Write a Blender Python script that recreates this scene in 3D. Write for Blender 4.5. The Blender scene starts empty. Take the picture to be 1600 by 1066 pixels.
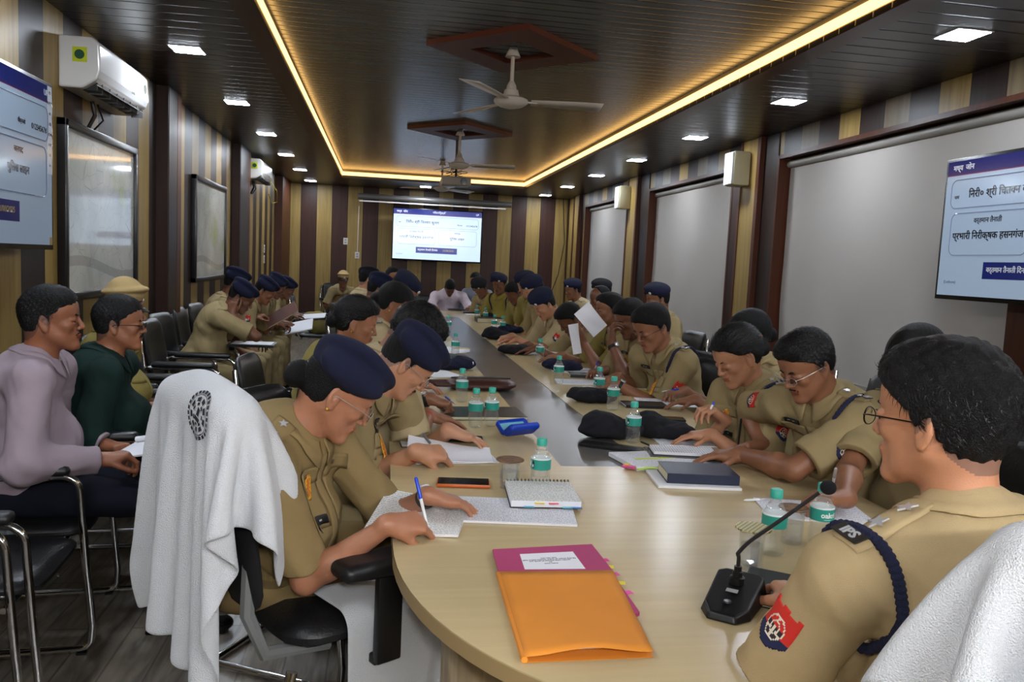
import bpy, bmesh, math, random
import numpy as np
from mathutils import Vector, Matrix
random.seed(7); RNG = np.random.default_rng(11)
C = bpy.context.scene.collection
SC = bpy.context.scene
# ------------------------------------------------------------------ camera
FPX, CAMH = 1264.75, 1.45
def _cam_axes():
    Y = np.array([598.2-800, 402.7-533, FPX]); Y /= np.linalg.norm(Y)
    a, b = -.047, 1.; c = -(a*Y[0]+b*Y[1])/Y[2]
    D = np.array([a, b, c]); D /= np.linalg.norm(D)
    return np.stack([np.cross(D, Y), Y, -D], 1)      # world axes seen from the camera (x right, y down, z forward)
RC = _cam_axes()
cam = bpy.data.cameras.new('camera'); cam.sensor_width = 36; cam.lens = FPX/1600*36; cam.clip_start = .05; cam.clip_end = 60
cam.dof.use_dof = False
camo = bpy.data.objects.new('camera', cam); C.objects.link(camo); SC.camera = camo
_m = RC.T @ np.diag([1., -1., -1.])
camo.matrix_world = Matrix([[*_m[0], 0], [*_m[1], 0], [*_m[2], CAMH], [0, 0, 0, 1]])
def at(u, v, X=None, Y=None, Z=None):                # where the sight line through a spot of the photo meets a plane of the room
    d = RC.T @ np.array([u-800., v-533., FPX])
    t = X/d[0] if X is not None else Y/d[1] if Y is not None else (Z-CAMH)/d[2]
    return np.array([0, 0, CAMH]) + t*d
# ------------------------------------------------------------------ world, exposure, lamps
SC.view_settings.view_transform = 'Standard'; SC.view_settings.look = 'None'
SC.view_settings.exposure = 2.08; SC.view_settings.gamma = 1; SC.view_settings.use_curve_mapping = False
w = bpy.data.worlds.new('world'); SC.world = w; w.use_nodes = True
w.node_tree.nodes['Background'].inputs[0].default_value = (.5, .55, .6, 1); w.node_tree.nodes['Background'].inputs[1].default_value = .12
SC.cycles.use_denoising = True; SC.cycles.max_bounces = 6; SC.cycles.diffuse_bounces = 3; SC.cycles.glossy_bounces = 3
SC.cycles.transmission_bounces = 6; SC.cycles.transparent_max_bounces = 8; SC.cycles.caustics_reflective = False; SC.cycles.caustics_refractive = False
SC.cycles.sample_clamp_indirect = 4
PANEL_EMIT, COVE_EMIT, FILL_EMIT = 38.0, .9, 85.0
fl_ = bpy.data.lights.new('camera_fill', 'SPOT'); fl_.energy = 8; fl_.spot_size = math.radians(100); fl_.spot_blend = .5; fl_.shadow_soft_size = .05; fl_.color = (1, .97, .93)   # spot added at the camera to fill in the near people and table
flo = bpy.data.objects.new('camera_fill', fl_); C.objects.link(flo); flo.location = (0, -.04, CAMH+.14); flo.rotation_euler = camo.rotation_euler = camo.matrix_world.to_euler()
CZ = 2.72                                             # lower ceiling
WL, WR, WB, WF = -1.80, 3.46, 15.3, -1.9
# ------------------------------------------------------------------ materials
def srgb(r, g, b):
    f = lambda c: (c/255/12.92) if c/255 <= .04045 else ((c/255+.055)/1.055)**2.4
    return (f(r), f(g), f(b), 1)
class NT:
    def __init__(s, name):
        s.m = bpy.data.materials.new(name); s.m.use_nodes = True; s.t = s.m.node_tree; s.p = s.t.nodes['Principled BSDF']
    def n(s, typ, **k):
        x = s.t.nodes.new(typ)
        for a, b in k.items():
            if a.startswith('_'): setattr(x, a[1:], b)
            else: x.inputs[a.replace('_', ' ') if not a.startswith('i') or not a[1:].isdigit() else int(a[1:])].default_value = b
        return x
    def l(s, a, b): s.t.links.new(a, b)
    def math(s, op, a, b=None, c=None):
        x = s.t.nodes.new('ShaderNodeMath'); x.operation = op
        for i, v in enumerate((a, b, c)):
            if v is None: continue
            if isinstance(v, (int, float)): x.inputs[i].default_value = v
            else: s.l(v, x.inputs[i])
        return x.outputs[0]
    def mix(s, f, a, b):
        x = s.t.nodes.new('ShaderNodeMix'); x.data_type = 'RGBA'
        for i, v in ((0, f), (6, a), (7, b)):
            if isinstance(v, (int, float, tuple)): x.inputs[i].default_value = v
            else: s.l(v, x.inputs[i])
        return x.outputs[2]
MATS = {}
def mat(name, col, rough=.6, metal=0, bump=None, noise=None, spec=.5, emit=None, sheen=0, trans=0, ior=1.45, coat=0, alpha=1):
    if name in MATS: return MATS[name]
    t = NT(name); p = t.p
    p.inputs['Base Color'].default_value = col; p.inputs['Roughness'].default_value = rough; p.inputs['Metallic'].default_value = metal
    p.inputs['Specular IOR Level'].default_value = spec; p.inputs['Sheen Weight'].default_value = sheen
    p.inputs['Transmission Weight'].default_value = trans; p.inputs['IOR'].default_value = ior; p.inputs['Coat Weight'].default_value = coat
    p.inputs['Alpha'].default_value = alpha
    if emit: p.inputs['Emission Color'].default_value = emit[0]; p.inputs['Emission Strength'].default_value = emit[1]
    tc = t.n('ShaderNodeTexCoord')
    if noise:                                          # (scale, amount): mottled tone of the stuff itself
        nz = t.n('ShaderNodeTexNoise', Scale=noise[0], Detail=4.); t.l(tc.outputs['Object'], nz.inputs['Vector'])
        r = t.n('ShaderNodeMapRange', i1=.3, i2=.7, i3=1-noise[1], i4=1+noise[1]*.6); t.l(nz.outputs[0], r.inputs[0])
        mx = t.n('ShaderNodeVectorMath', _operation='SCALE'); mx.inputs[0].default_value = col[:3]; t.l(r.outputs[0], mx.inputs['Scale']); t.l(mx.outputs[0], p.inputs['Base Color'])
    if bump:                                           # (scale, strength)
        nz = t.n('ShaderNodeTexNoise', Scale=bump[0], Detail=3.); t.l(tc.outputs['Object'], nz.inputs['Vector'])
        b = t.n('ShaderNodeBump', Strength=bump[1], Distance=.01); t.l(nz.outputs[0], b.inputs['Height']); t.l(b.outputs[0], p.inputs['Normal'])
    MATS[name] = t.m; return t.m
# ------------------------------------------------------------------ objects
def tag(o, label=None, cat=None, group=None, kind=None):
    if label: o['label'] = label
    if cat: o['category'] = cat
    if group: o['group'] = group
    if kind: o['kind'] = kind
    return o
def thing(name, label, cat, loc=(0, 0, 0), rz=0, group=None):
    o = bpy.data.objects.new(name, None); C.objects.link(o); o.location = Vector([float(c) for c in loc]); o.rotation_euler = (0, 0, rz); o.empty_display_size = .1
    return tag(o, label, cat, group)
def link(name, me, m, parent=None, world=False, smooth=True):
    o = bpy.data.objects.new(name, me); C.objects.link(o)
    for x in (m if isinstance(m, (list, tuple)) else [m]): me.materials.append(x)
    if parent:
        o.parent = parent
        if world: o.matrix_parent_inverse = parent_mat(parent).inverted()
    if smooth and len(me.polygons): me.polygons.foreach_set('use_smooth', np.ones(len(me.polygons), bool))
    return o
def parent_mat(p):
    M = Matrix.LocRotScale(p.location, p.rotation_euler, p.scale)
    if p.parent: M = parent_mat(p.parent) @ p.matrix_parent_inverse @ M
    return M
def mesh_np(name, v, quads, tris=None, mi=None):
    v = np.asarray(v, np.float32); me = bpy.data.meshes.new(name); me.vertices.add(len(v)); me.vertices.foreach_set('co', v.ravel())
    q = np.asarray(quads, np.int32).reshape(-1, 4); t = np.asarray([] if tris is None else tris, np.int32).reshape(-1, 3)
    me.loops.add(q.size+t.size); me.loops.foreach_set('vertex_index', np.concatenate([q.ravel(), t.ravel()]))
    me.polygons.add(len(q)+len(t)); st = np.concatenate([np.arange(len(q))*4, q.size+np.arange(len(t))*3]).astype(np.int32)
    me.polygons.foreach_set('loop_start', st)
    if mi is not None: me.polygons.foreach_set('material_index', np.asarray(mi, np.int32))
    me.update(calc_edges=True); me.validate(); return me
class MB:                                              # collects shapes, then becomes ONE mesh
    def __init__(s): s.v = []; s.f = []; s.mi = []; s.k = 0
    def add(s, v, f, M=None):
        b = len(s.v)
        for p in v: s.v.append(tuple(M @ Vector(p)) if M is not None else tuple(p))
        for q in f: s.f.append([i+b for i in q]); s.mi.append(s.k)
        return s
    def box(s, x0, x1, y0, y1, z0, z1, M=None, bev=0):
        if bev:
            bm = bmesh.new(); bmesh.ops.create_cube(bm, size=1)
            for q in bm.verts: q.co = Vector(((x0+x1)/2+q.co.x*(x1-x0), (y0+y1)/2+q.co.y*(y1-y0), (z0+z1)/2+q.co.z*(z1-z0)))
            bmesh.ops.bevel(bm, geom=bm.edges[:], offset=bev, segments=2, profile=.5, affect='EDGES'); bm.verts.index_update()
            s.add([q.co.copy() for q in bm.verts], [[q.index for q in f.verts] for f in bm.faces], M); bm.free(); return s
        v = [(x, y, z) for x in (x0, x1) for y in (y0, y1) for z in (z0, z1)]
        return s.add(v, [(0, 1, 3, 2), (4, 6, 7, 5), (0, 4, 5, 1), (2, 3, 7, 6), (0, 2, 6, 4), (1, 5, 7, 3)], M)
    def tube(s, pts, r, n=8, M=None, cap=True, flat=1.):
        P = [Vector([float(c) for c in p]) for p in pts]; rr = r if isinstance(r, (list, tuple)) else [r]*len(P)
        up = Vector((0, 0, 1)); v = []; prev = None
        for i, p in enumerate(P):
            t = (P[min(i+1, len(P)-1)]-P[max(i-1, 0)]).normalized()
            a = prev if prev is not None else (up if abs(t.z) < .9 else Vector((1, 0, 0)))
            a = (a - t*a.dot(t)).normalized(); b = t.cross(a); prev = a
            for k in range(n):
                th = 2*math.pi*k/n; v.append(p + a*math.cos(th)*rr[i]*flat + b*math.sin(th)*rr[i])
        f = [(i*n+k, i*n+(k+1) % n, (i+1)*n+(k+1) % n, (i+1)*n+k) for i in range(len(P)-1) for k in range(n)]
        if cap: f += [tuple(range(n))[::-1], tuple((len(P)-1)*n+k for k in range(n))]
        return s.add(v, f, M)
    def lathe(s, prof, n=24, M=None, c=(0, 0)):
        v = []; f = []
        for r, z in prof:
            for k in range(n): th = 2*math.pi*k/n; v.append((c[0]+r*math.cos(th), c[1]+r*math.sin(th), z))
        for i in range(len(prof)-1):
            for k in range(n): f.append((i*n+k, i*n+(k+1) % n, (i+1)*n+(k+1) % n, (i+1)*n+k))
        if prof[0][0] > 1e-6: f.append(tuple(range(n))[::-1])
        if prof[-1][0] > 1e-6: f.append(tuple((len(prof)-1)*n+k for k in range(n)))
        return s.add(v, f, M)
    def prism(s, poly, z0, z1, M=None):
        n = len(poly); v = [(x, y, z0) for x, y in poly]+[(x, y, z1) for x, y in poly]
        return s.add(v, [tuple(range(n))[::-1], tuple(range(n, 2*n))]+[(i, (i+1) % n, n+(i+1) % n, n+i) for i in range(n)], M)
    def grid(s, P, M=None, two=0):                      # P[i][j] points
        a, b = len(P), len(P[0]); v = [p for r in P for p in r]
        return s.add(v, [(i*b+j, i*b+j+1, (i+1)*b+j+1, (i+1)*b+j) for i in range(a-1) for j in range(b-1)], M)
    def build(s, name, m, parent=None, smooth=False, world=False, auto=None):
        me = bpy.data.meshes.new(name); me.from_pydata(s.v, [], s.f)
        if any(s.mi): me.polygons.foreach_set('material_index', s.mi)
        me.validate(); o = link(name, me, m, parent, world, smooth=False)
        if smooth or auto is not None:
            bm = bmesh.new(); bm.from_mesh(me); bmesh.ops.recalc_face_normals(bm, faces=bm.faces[:])
            for f_ in bm.faces: f_.smooth = True
            for e in bm.edges:
                if len(e.link_faces) == 2 and e.calc_face_angle(0) > math.radians(auto or 40): e.smooth = False
            bm.to_mesh(me); bm.free()
        else:
            bm = bmesh.new(); bm.from_mesh(me); bmesh.ops.recalc_face_normals(bm, faces=bm.faces[:]); bm.to_mesh(me); bm.free()
        return o
def struct(mb, name, m, **k): return tag(mb.build(name, m, **k), kind='structure')
def copy_tree(o, parent=None):
    c = o.copy(); C.objects.link(c)
    if parent: c.parent = parent
    for ch in [x for x in o.children]: copy_tree(ch, c)
    return c
def text_mesh(body, size, M, bold=0, align='CENTER', ext=.0006):   # writing as a thin mesh
    c = bpy.data.curves.new('text', 'FONT'); c.body = body; c.size = size; c.align_x = align; c.align_y = 'CENTER'; c.extrude = ext; c.offset = bold; c.resolution_u = 2
    o = bpy.data.objects.new('text', c); C.objects.link(o); dg = bpy.context.evaluated_depsgraph_get(); me = bpy.data.meshes.new_from_object(o.evaluated_get(dg))
    me.transform(M); bpy.data.objects.remove(o); bpy.data.curves.remove(c); return me
def add_text(mb, *a, **k):
    me = text_mesh(*a, **k); mb.add([v.co.copy() for v in me.vertices], [list(p.vertices) for p in me.polygons]); bpy.data.meshes.remove(me); return mb
# ------------------------------------------------------------------ shapes from distance fields (bodies, clothes, cushions)
A = lambda *x: np.array(x if len(x) > 1 else x[0], float)
def nrm(v): v = np.asarray(v, float); return v/(np.linalg.norm(v)+1e-12)
class SDF:
    def __init__(s): s.p = []
    def _add(s, f, c, R, k=0., op=0): s.p.append((f, A(c), R, k, op)); return s
    def cone(s, a, b, r1, r2, k=.02, op=0, cut=None):
        a, b = A(a), A(b); ab = b-a; L2 = max(ab@ab, 1e-9)
        def f(p):
            q = p-a; t = np.clip((q@ab)/L2, 0, 1); d = np.sqrt(((q-t[:, None]*ab)**2).sum(1))-(r1+(r2-r1)*t)
            if cut is not None: d = np.maximum(d, (p-A(cut[0]))@A(cut[1]))
            return d
        return s._add(f, (a+b)/2, np.linalg.norm(ab)/2+max(r1, r2), k, op)
    def ell(s, c, r, F=None, k=.02, op=0, extra=None):
        c, r = A(c), A(r); F = np.eye(3) if F is None else F      # rows of F: local axes in world
        def f(p):
            q = (p-c)@F.T; k0 = np.sqrt(((q/r)**2).sum(1)); k1 = np.sqrt(((q/r**2)**2).sum(1))+1e-9; d = k0*(k0-1)/k1
            if extra is not None: d = extra(d, p, q)
            return d
        return s._add(f, c, r.max(), k, op)
    def box(s, c, h, F=None, rad=.005, k=.005, op=0):
        c, h = A(c), A(h)-rad; F = np.eye(3) if F is None else F
        def f(p):
            q = np.abs((p-c)@F.T)-h; return np.sqrt((np.maximum(q, 0)**2).sum(1))+np.minimum(q.max(1), 0)-rad
        return s._add(f, c, np.linalg.norm(A(h))+rad, k, op)
    def ev(s, p, m):
        d = np.full(len(p), .12, np.float32)
        for f, c, R, k, op in s.p:
            if R is None: d = f(p, d).astype(np.float32); continue
            i = np.nonzero(((p-c)**2).sum(1) < (R+k+m)**2)[0]
            if not len(i): continue
            e = f(p[i]); a = d[i]
            if op == 1: e = -e; a, e = -a, -e          # subtract: max(d,-e) = -min(-d, e)
            if k > 0: h = np.maximum(k-np.abs(a-e), 0)/k; r = np.minimum(a, e)-h*h*k*.25
            else: r = np.minimum(a, e)
            d[i] = -r if op == 1 else r
        return d
    def post(s, f): s.p.append((f, A(0, 0, 0), None, 0, 0)); return s     # f(points, d) -> d
    def scaled(s, S, O):                               # the same shape S times as large, about O
        r = SDF()
        for f, c, R, k, op in s.p:
            if R is None: r.p.append(((lambda p, d, f=f: f((p-O)/S+O, d/S)*S), c, None, 0, 0))
            else: r.p.append(((lambda p, f=f: f((p-O)/S+O)*S), O+(c-O)*S, R*S, k*S, op))
        return r
    def bounds(s):
        lo = np.min([c-R for f, c, R, k, op in s.p if R is not None and op == 0], 0); hi = np.max([c+R for f, c, R, k, op in s.p if R is not None and op == 0], 0)
        return lo, hi
    def mesh(s, vox, pad=.02):
        lo, hi = s.bounds(); lo = lo-pad; hi = hi+pad
        B = max(2, int(.034/vox)); nb = np.ceil((hi-lo)/(vox*B)).astype(int)+1; n = nb*B
        g = np.stack(np.meshgrid(*[np.arange(k) for k in nb], indexing='ij'), -1).reshape(-1, 3)
        cen = lo+(g*B+B/2-.5)*vox; hd = B*vox*.87
        dc = np.concatenate([s.ev(cen[i:i+200000], hd*1.5+.01) for i in range(0, len(cen), 200000)])
        G = np.where(dc < 0, -.1, .1).astype(np.float32).reshape(nb)
        G = np.repeat(np.repeat(np.repeat(G, B, 0), B, 1), B, 2)
        act = g[np.abs(dc) < hd*1.45+.004]
        o = np.stack(np.meshgrid(*[np.arange(B)]*3, indexing='ij'), -1).reshape(-1, 3)
        ch = max(1, 300000//len(o))
        for i in range(0, len(act), ch):
            idx = (act[i:i+ch, None, :]*B+o[None]).reshape(-1, 3); G[idx[:, 0], idx[:, 1], idx[:, 2]] = s.ev(lo+idx*vox, vox*3)
        return surface_nets(G, lo, vox)
_CO = np.array([(i, j, k) for i in (0, 1) for j in (0, 1) for k in (0, 1)])
_ED = [(a, b) for a in range(8) for b in range(a+1, 8) if np.abs(_CO[a]-_CO[b]).sum() == 1]
def surface_nets(G, lo, vox):
    S = (G < 0); n = np.array(G.shape)-1
    cnt = np.zeros(n, np.uint8)
    for i, j, k in _CO: cnt += S[i:i+n[0], j:j+n[1], k:k+n[2]]
    cells = np.argwhere((cnt > 0) & (cnt < 8)); idm = np.full(n, -1, np.int32); idm[tuple(cells.T)] = np.arange(len(cells))
    val = np.stack([G[tuple((cells+c).T)] for c in _CO], 1); acc = np.zeros((len(cells), 3)); num = np.zeros(len(cells))
    for a, b in _ED:
        m = (val[:, a] < 0) != (val[:, b] < 0); t = val[m, a]/(val[m, a]-val[m, b]); acc[m] += _CO[a]+t[:, None]*(_CO[b]-_CO[a]); num[m] += 1
    V = lo+(cells+acc/num[:, None])*vox; Q = []
    for ax in range(3):
        u, v = [(1, 2), (2, 0), (0, 1)][ax]; e = [0, 0, 0]; e[ax] = 1
        sl0 = tuple(slice(1, k) for k in n); sl1 = tuple(slice(1+e[i], n[i]+e[i]) for i in range(3))
        dff = S[sl0] != S[sl1]; pos = np.argwhere(dff)+1
        if not len(pos): continue
        du = np.zeros(3, int); du[u] = 1; dv = np.zeros(3, int); dv[v] = 1
        q = np.stack([idm[tuple((pos-du-dv).T)], idm[tuple((pos-dv).T)], idm[tuple(pos.T)], idm[tuple((pos-du).T)]], 1)
        fl = S[tuple(pos.T)]; q[~fl] = q[~fl][:, ::-1]; Q.append(q[(q >= 0).all(1)])
    return V, np.concatenate(Q)
def sdf_obj(name, s, vox, m, parent, mi=None):
    V, Q = s.mesh(vox); k = None
    if mi is not None: k = mi(V[Q].mean(1))
    return link(name, mesh_np(name, V, Q, mi=k), m, parent, world=True)
def grad(s, p, e=.003):
    p = np.atleast_2d(p); g = np.stack([s.ev(p+e*np.eye(3)[i], .1)-s.ev(p-e*np.eye(3)[i], .1) for i in range(3)], 1); return g/(np.linalg.norm(g, axis=1)[:, None]+1e-9)
def onto(s, p, off=.002, it=5):                        # slide points onto a cloth or skin surface
    p = np.atleast_2d(A(p)).copy()
    for _ in range(it): d = s.ev(p, .12); p -= grad(s, p)*(d-off)[:, None]*.9
    return p
def fold(p, sc, seed=0):                               # soft cloth wrinkles
    a = np.sin(p[:, 0]*sc*1.3+p[:, 2]*sc*.7+seed+1.5*np.sin(p[:, 1]*sc*.9+seed*2)); b = np.sin(p[:, 1]*sc*1.1-p[:, 2]*sc*1.2+seed*1.7+1.7*np.sin(p[:, 0]*sc*.7))
    c = np.sin(p[:, 2]*sc*.8+p[:, 0]*sc*.9-p[:, 1]*sc*.6+seed*.6+2*np.sin(p[:, 2]*sc*.5+seed))
    return (a*b+c*.6)
# ------------------------------------------------------------------ people
M_EYE = mat('eye_white', srgb(165, 150, 140), .35, spec=.2); M_IRIS = mat('iris', srgb(35, 22, 15), .15)
M_NAVY = mat('navy_felt', srgb(16, 20, 48), .95, sheen=.0, bump=(900, .3)); M_BLACKFELT = mat('black_felt', srgb(16, 16, 24), .95, bump=(900, .3))
M_HAIR = mat('black_hair', srgb(9, 8, 9), .55, bump=(420, .6), spec=.25); M_HAIRGREY = mat('greying_hair', srgb(17, 16, 18), .55, noise=(30, .5), bump=(420, .6), spec=.25)
M_SILVER = mat('silver_metal', srgb(215, 215, 218), .25, metal=.45); M_GOLD = mat('gold_metal', srgb(220, 170, 70), .3, metal=.5)
M_ROPE = mat('navy_rope', srgb(22, 28, 60), .8, bump=(600, .6)); M_RED = mat('red_cloth', srgb(190, 30, 35), .8); M_BLACKP = mat('black_plastic', srgb(18, 18, 20), .4)
M_WHITECL = mat('white_thread', srgb(225, 220, 205), .8); M_LEATHERBROWN = mat('brown_leather', srgb(70, 30, 20), .5)
M_SHOE = mat('black_shoe', srgb(12, 12, 13), .22, coat=.3); M_YEL = mat('yellow_ribbon', srgb(215, 160, 40), .7)
M_SOCK = mat('grey_sock', srgb(120, 118, 115), .9); M_LENS = mat('lens', (1, 1, 1, 1), .02, trans=1, ior=1.1)
def skin(rgb, k=''):
    return mat('skin_%d_%d_%d' % rgb, srgb(*rgb), .42, bump=(350, .12), noise=(14, .12), spec=.5)
def lips(rgb): return mat('lips_%d' % rgb[0], srgb(int(rgb[0]*.86), int(rgb[1]*.68), int(rgb[2]*.68)), .4)
def cloth(name, rgb, sc=700): return mat(name, srgb(*rgb), .85, bump=(sc, .35), noise=(9, .1), spec=.2)
def rot(axis, a):
    x, y, z = nrm(axis); c, s = math.cos(a), math.sin(a); t = 1-c
    return np.array([[t*x*x+c, t*x*y-s*z, t*x*z+s*y], [t*x*y+s*z, t*y*y+c, t*y*z-s*x], [t*x*z-s*y, t*y*z+s*x, t*z*z+c]])
def frame(yaw, pitch=0, roll=0):                       # rows forward, left, up
    y = math.radians(yaw); F = np.array([[math.cos(y), math.sin(y), 0], [-math.sin(y), math.cos(y), 0], [0, 0, 1.]])
    R = rot(F[1], math.radians(pitch)); F = F@R.T
    return F@rot(F[0], math.radians(roll)).T
def ik(S, T, hint, L1=.285, L2=.25):
    S, T = A(S), A(T); d = T-S; L = np.linalg.norm(d); k = max(1., L/(L1+L2)*1.002); L1 *= k; L2 *= k
    a = (L1*L1-L2*L2+L*L)/(2*L); h = math.sqrt(max(L1*L1-a*a, 0)); u = d/L; hint = A(hint); pv = nrm(hint-u*(hint@u)); return S+u*a+pv*h
def finger_chain(s, base, d, n, L, r, curls, side, k=.004):
    p = base; a = 0; ax = np.cross(d, n)
    for i, (l, c) in enumerate(zip(L, curls)):
        a += c; dd = rot(ax, math.radians(a))@d; q = p+dd*l; s.cone(p, q, r*(1-.1*i), r*(.9-.1*i), k=.007 if i == 0 else k); p = q
    return p
POSES = {                                              # bends of the three joints for index..little, thumb direction (out, down, forward), thumb bends
    'pen': ([(38, 45, 22), (46, 52, 25), (62, 60, 30), (72, 62, 30)], (.55, .75, .9), (18, 25)),
    'flat': ([(8, 12, 8), (10, 14, 9), (13, 16, 10), (18, 18, 12)], (.8, .25, .8), (6, 8)),
    'relax': ([(22, 28, 15), (28, 32, 18), (34, 36, 20), (40, 38, 22)], (.7, .5, .9), (12, 15)),
    'hold': ([(45, 48, 20), (50, 50, 22), (54, 52, 24), (58, 54, 26)], (.4, .9, .9), (12, 20)),
    'fist': ([(75, 85, 40), (78, 88, 42), (80, 90, 44), (82, 92, 45)], (.3, .8, 1.), (25, 40)),
    'spread': ([(4, 8, 5), (6, 8, 5), (6, 10, 6), (8, 12, 8)], (1., .1, .6), (5, 5)),
}
def hand(s, W, d, n, side, pose='relax', sc=1.):       # d: towards the fingers, n: out of the palm, side: +1 left hand, -1 right
    d = nrm(d); n = nrm(A(n)-d*(A(n)@d)); t = np.cross(n, d)*side*-1   # towards the thumb
    curls, td, tb = POSES[pose]; J = []
    for i, (off, ln) in enumerate([(.026, .088), (.008, .091), (-.010, .086), (-.027, .078)]):
        k = W+(d*ln+t*off)*sc-n*.004*sc; J.append(k); s.cone(W+(t*off*.45+d*.006)*sc, k, .0155*sc, .0115*sc, k=.014)
    s.ell(W+(d*.05+n*.006)*sc, A(.046, .036, .015)*sc, np.array([d, t, n]), k=.012)
    s.ell(W+(d*.035+t*.022+n*.010)*sc, A(.034, .016, .014)*sc, np.array([d, t, n]), k=.012)
    fr = .0088*sc; tips = []
    fl = [(.043, .025, .02), (.048, .029, .021), (.044, .027, .021), (.034, .021, .018)]
    for i in range(4):
        dd = nrm(d+t*(.10, .02, -.05, -.12)[i]*(1.6 if pose == 'spread' else 1)); tips.append(finger_chain(s, J[i], dd, n, [x*sc for x in fl[i]], fr*(1, 1.02, .97, .86)[i], curls[i], side))
    tdir = nrm(t*td[0]+n*td[1]*.6+d*td[2]); b = W+(d*.022+t*.022+n*.006)*sc; ax = np.cross(tdir, -t if pose != 'pen' else -t+d*.2); ax = nrm(ax); p = b; a = 0
    for l, c, r in ((.044, 0, .0125), (.033, tb[0], .0105), (.026, tb[1], .0095)):
        a += c; q = p+rot(ax, math.radians(a))@tdir*l*sc; s.cone(p, q, r*sc, r*.9*sc, k=.010 if c == 0 else .004); p = q
    return tips, p, t
def head_sdf(s, O, F, fem=0, wide=1., chin=1., open_eyes=False):
    g = lambda x, y, z: O+(F.T@A(x, y*wide, z)); S = .95 if fem else 1.
    e = lambda c, r, k=.02, op=0, yaw=0: s.ell(g(*c), A(r), F if not yaw else (rot(F[2], yaw)@F.T).T, k=k, op=op)
    s.ell(g(-.012, 0, .048), A(.098, .077*wide, .086), F, k=.0)
    e((.035, 0, .055), (.062, .066*wide, .062), .03)
    e((.038, 0, -.025), (.052, .056*wide, .075), .03)
    e((-.03, 0, -.01), (.06, .062*wide, .06), .03)
    for y in (-1, 1):
        s.cone(g(.0, y*.052, -.035), g(.072, y*.016, -.090*chin), .021, .016, k=.028)
        e((.066, y*.040, -.008), (.020, .018, .018), .022)                       # cheekbone
    e((.085, 0, -.091*chin), (.016, .021, .015), .020)                             # chin
    e((.084, 0, -.052), (.014, .027, .024), .018)                                  # muzzle
    s.cone(g(.084, -.030, .034), g(.084, .030, .034), .0085, .0085, k=.016)        # brow ridge
    for y in (-1, 1): e((.098, y*.031, .014), (.016, .019, .012), .012, 1)         # sockets
    s.cone(g(.092, 0, .026), g(.112, 0, -.016), .0065, .0105*S, k=.010)            # nose
    for y in (-1, 1): e((.101, y*.0125, -.020), (.0095, .0075, .008), .006)
    e((.104, 0, -.030), (.010, .004, .004), .003, 1)
    s.cone(g(.0955, -.019, -.047), g(.1010, 0, -.0445), .0042, .0052, k=.004); s.cone(g(.0955, .019, -.047), g(.1010, 0, -.0445), .0042, .0052, k=.004)
    s.cone(g(.0945, -.016, -.0535), g(.0990, 0, -.0555), .0045, .0058, k=.004); s.cone(g(.0945, .016, -.0535), g(.0990, 0, -.0555), .0045, .0058, k=.004)
    for y in (-1, 1):                                                              # lids
        e((.0800, y*.031, .0165 if open_eyes else .0095), (.0158, .0210, .0104 if open_eyes else .0150), .003)
        if open_eyes: e((.0800, y*.031, .0005), (.0150, .0190, .0065), .003)
    for y in (-1, 1):                                                              # ears
        E = (rot(F[2], -y*.38)@F.T).T; E = (rot(F[1], -.18)@E.T).T
        c = g(-.008, y*.0785, .002); s.ell(c, A(.0185, .0085, .033), E, k=.007)
        s.ell(c+E.T@A(.002, y*.010, .004), A(.0115, .0075, .0215), E, k=.003, op=1); s.ell(c+E.T@A(.006, y*.003, -.002), A(.007, .005, .010), E, k=.004)
        s.ell(c+E.T@A(.001, 0, -.028), A(.009, .006, .009), E, k=.006)
def hair_fn(kind, O, F, wide):
    def zmin(x):
        if kind == 'bald': return np.interp(x, [-.12, -.08, -.03, .0, .02, .04], [-.06, -.055, -.01, .0, .08, .2])
        if kind in ('bun', 'long'): return np.interp(x, [-.12, -.07, -.025, -.012, .02, .045, .06, .08, .11], [-.075, -.07, -.045, .030, .034, .045, .066, .082, .10])
        return np.interp(x, [-.12, -.075, -.035, -.020, -.012, .016, .022, .045, .062, .082, .11], [-.062, -.058, -.03, .0, .030, .004, .030, .048, .066, .078, .10])
    return zmin
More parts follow.
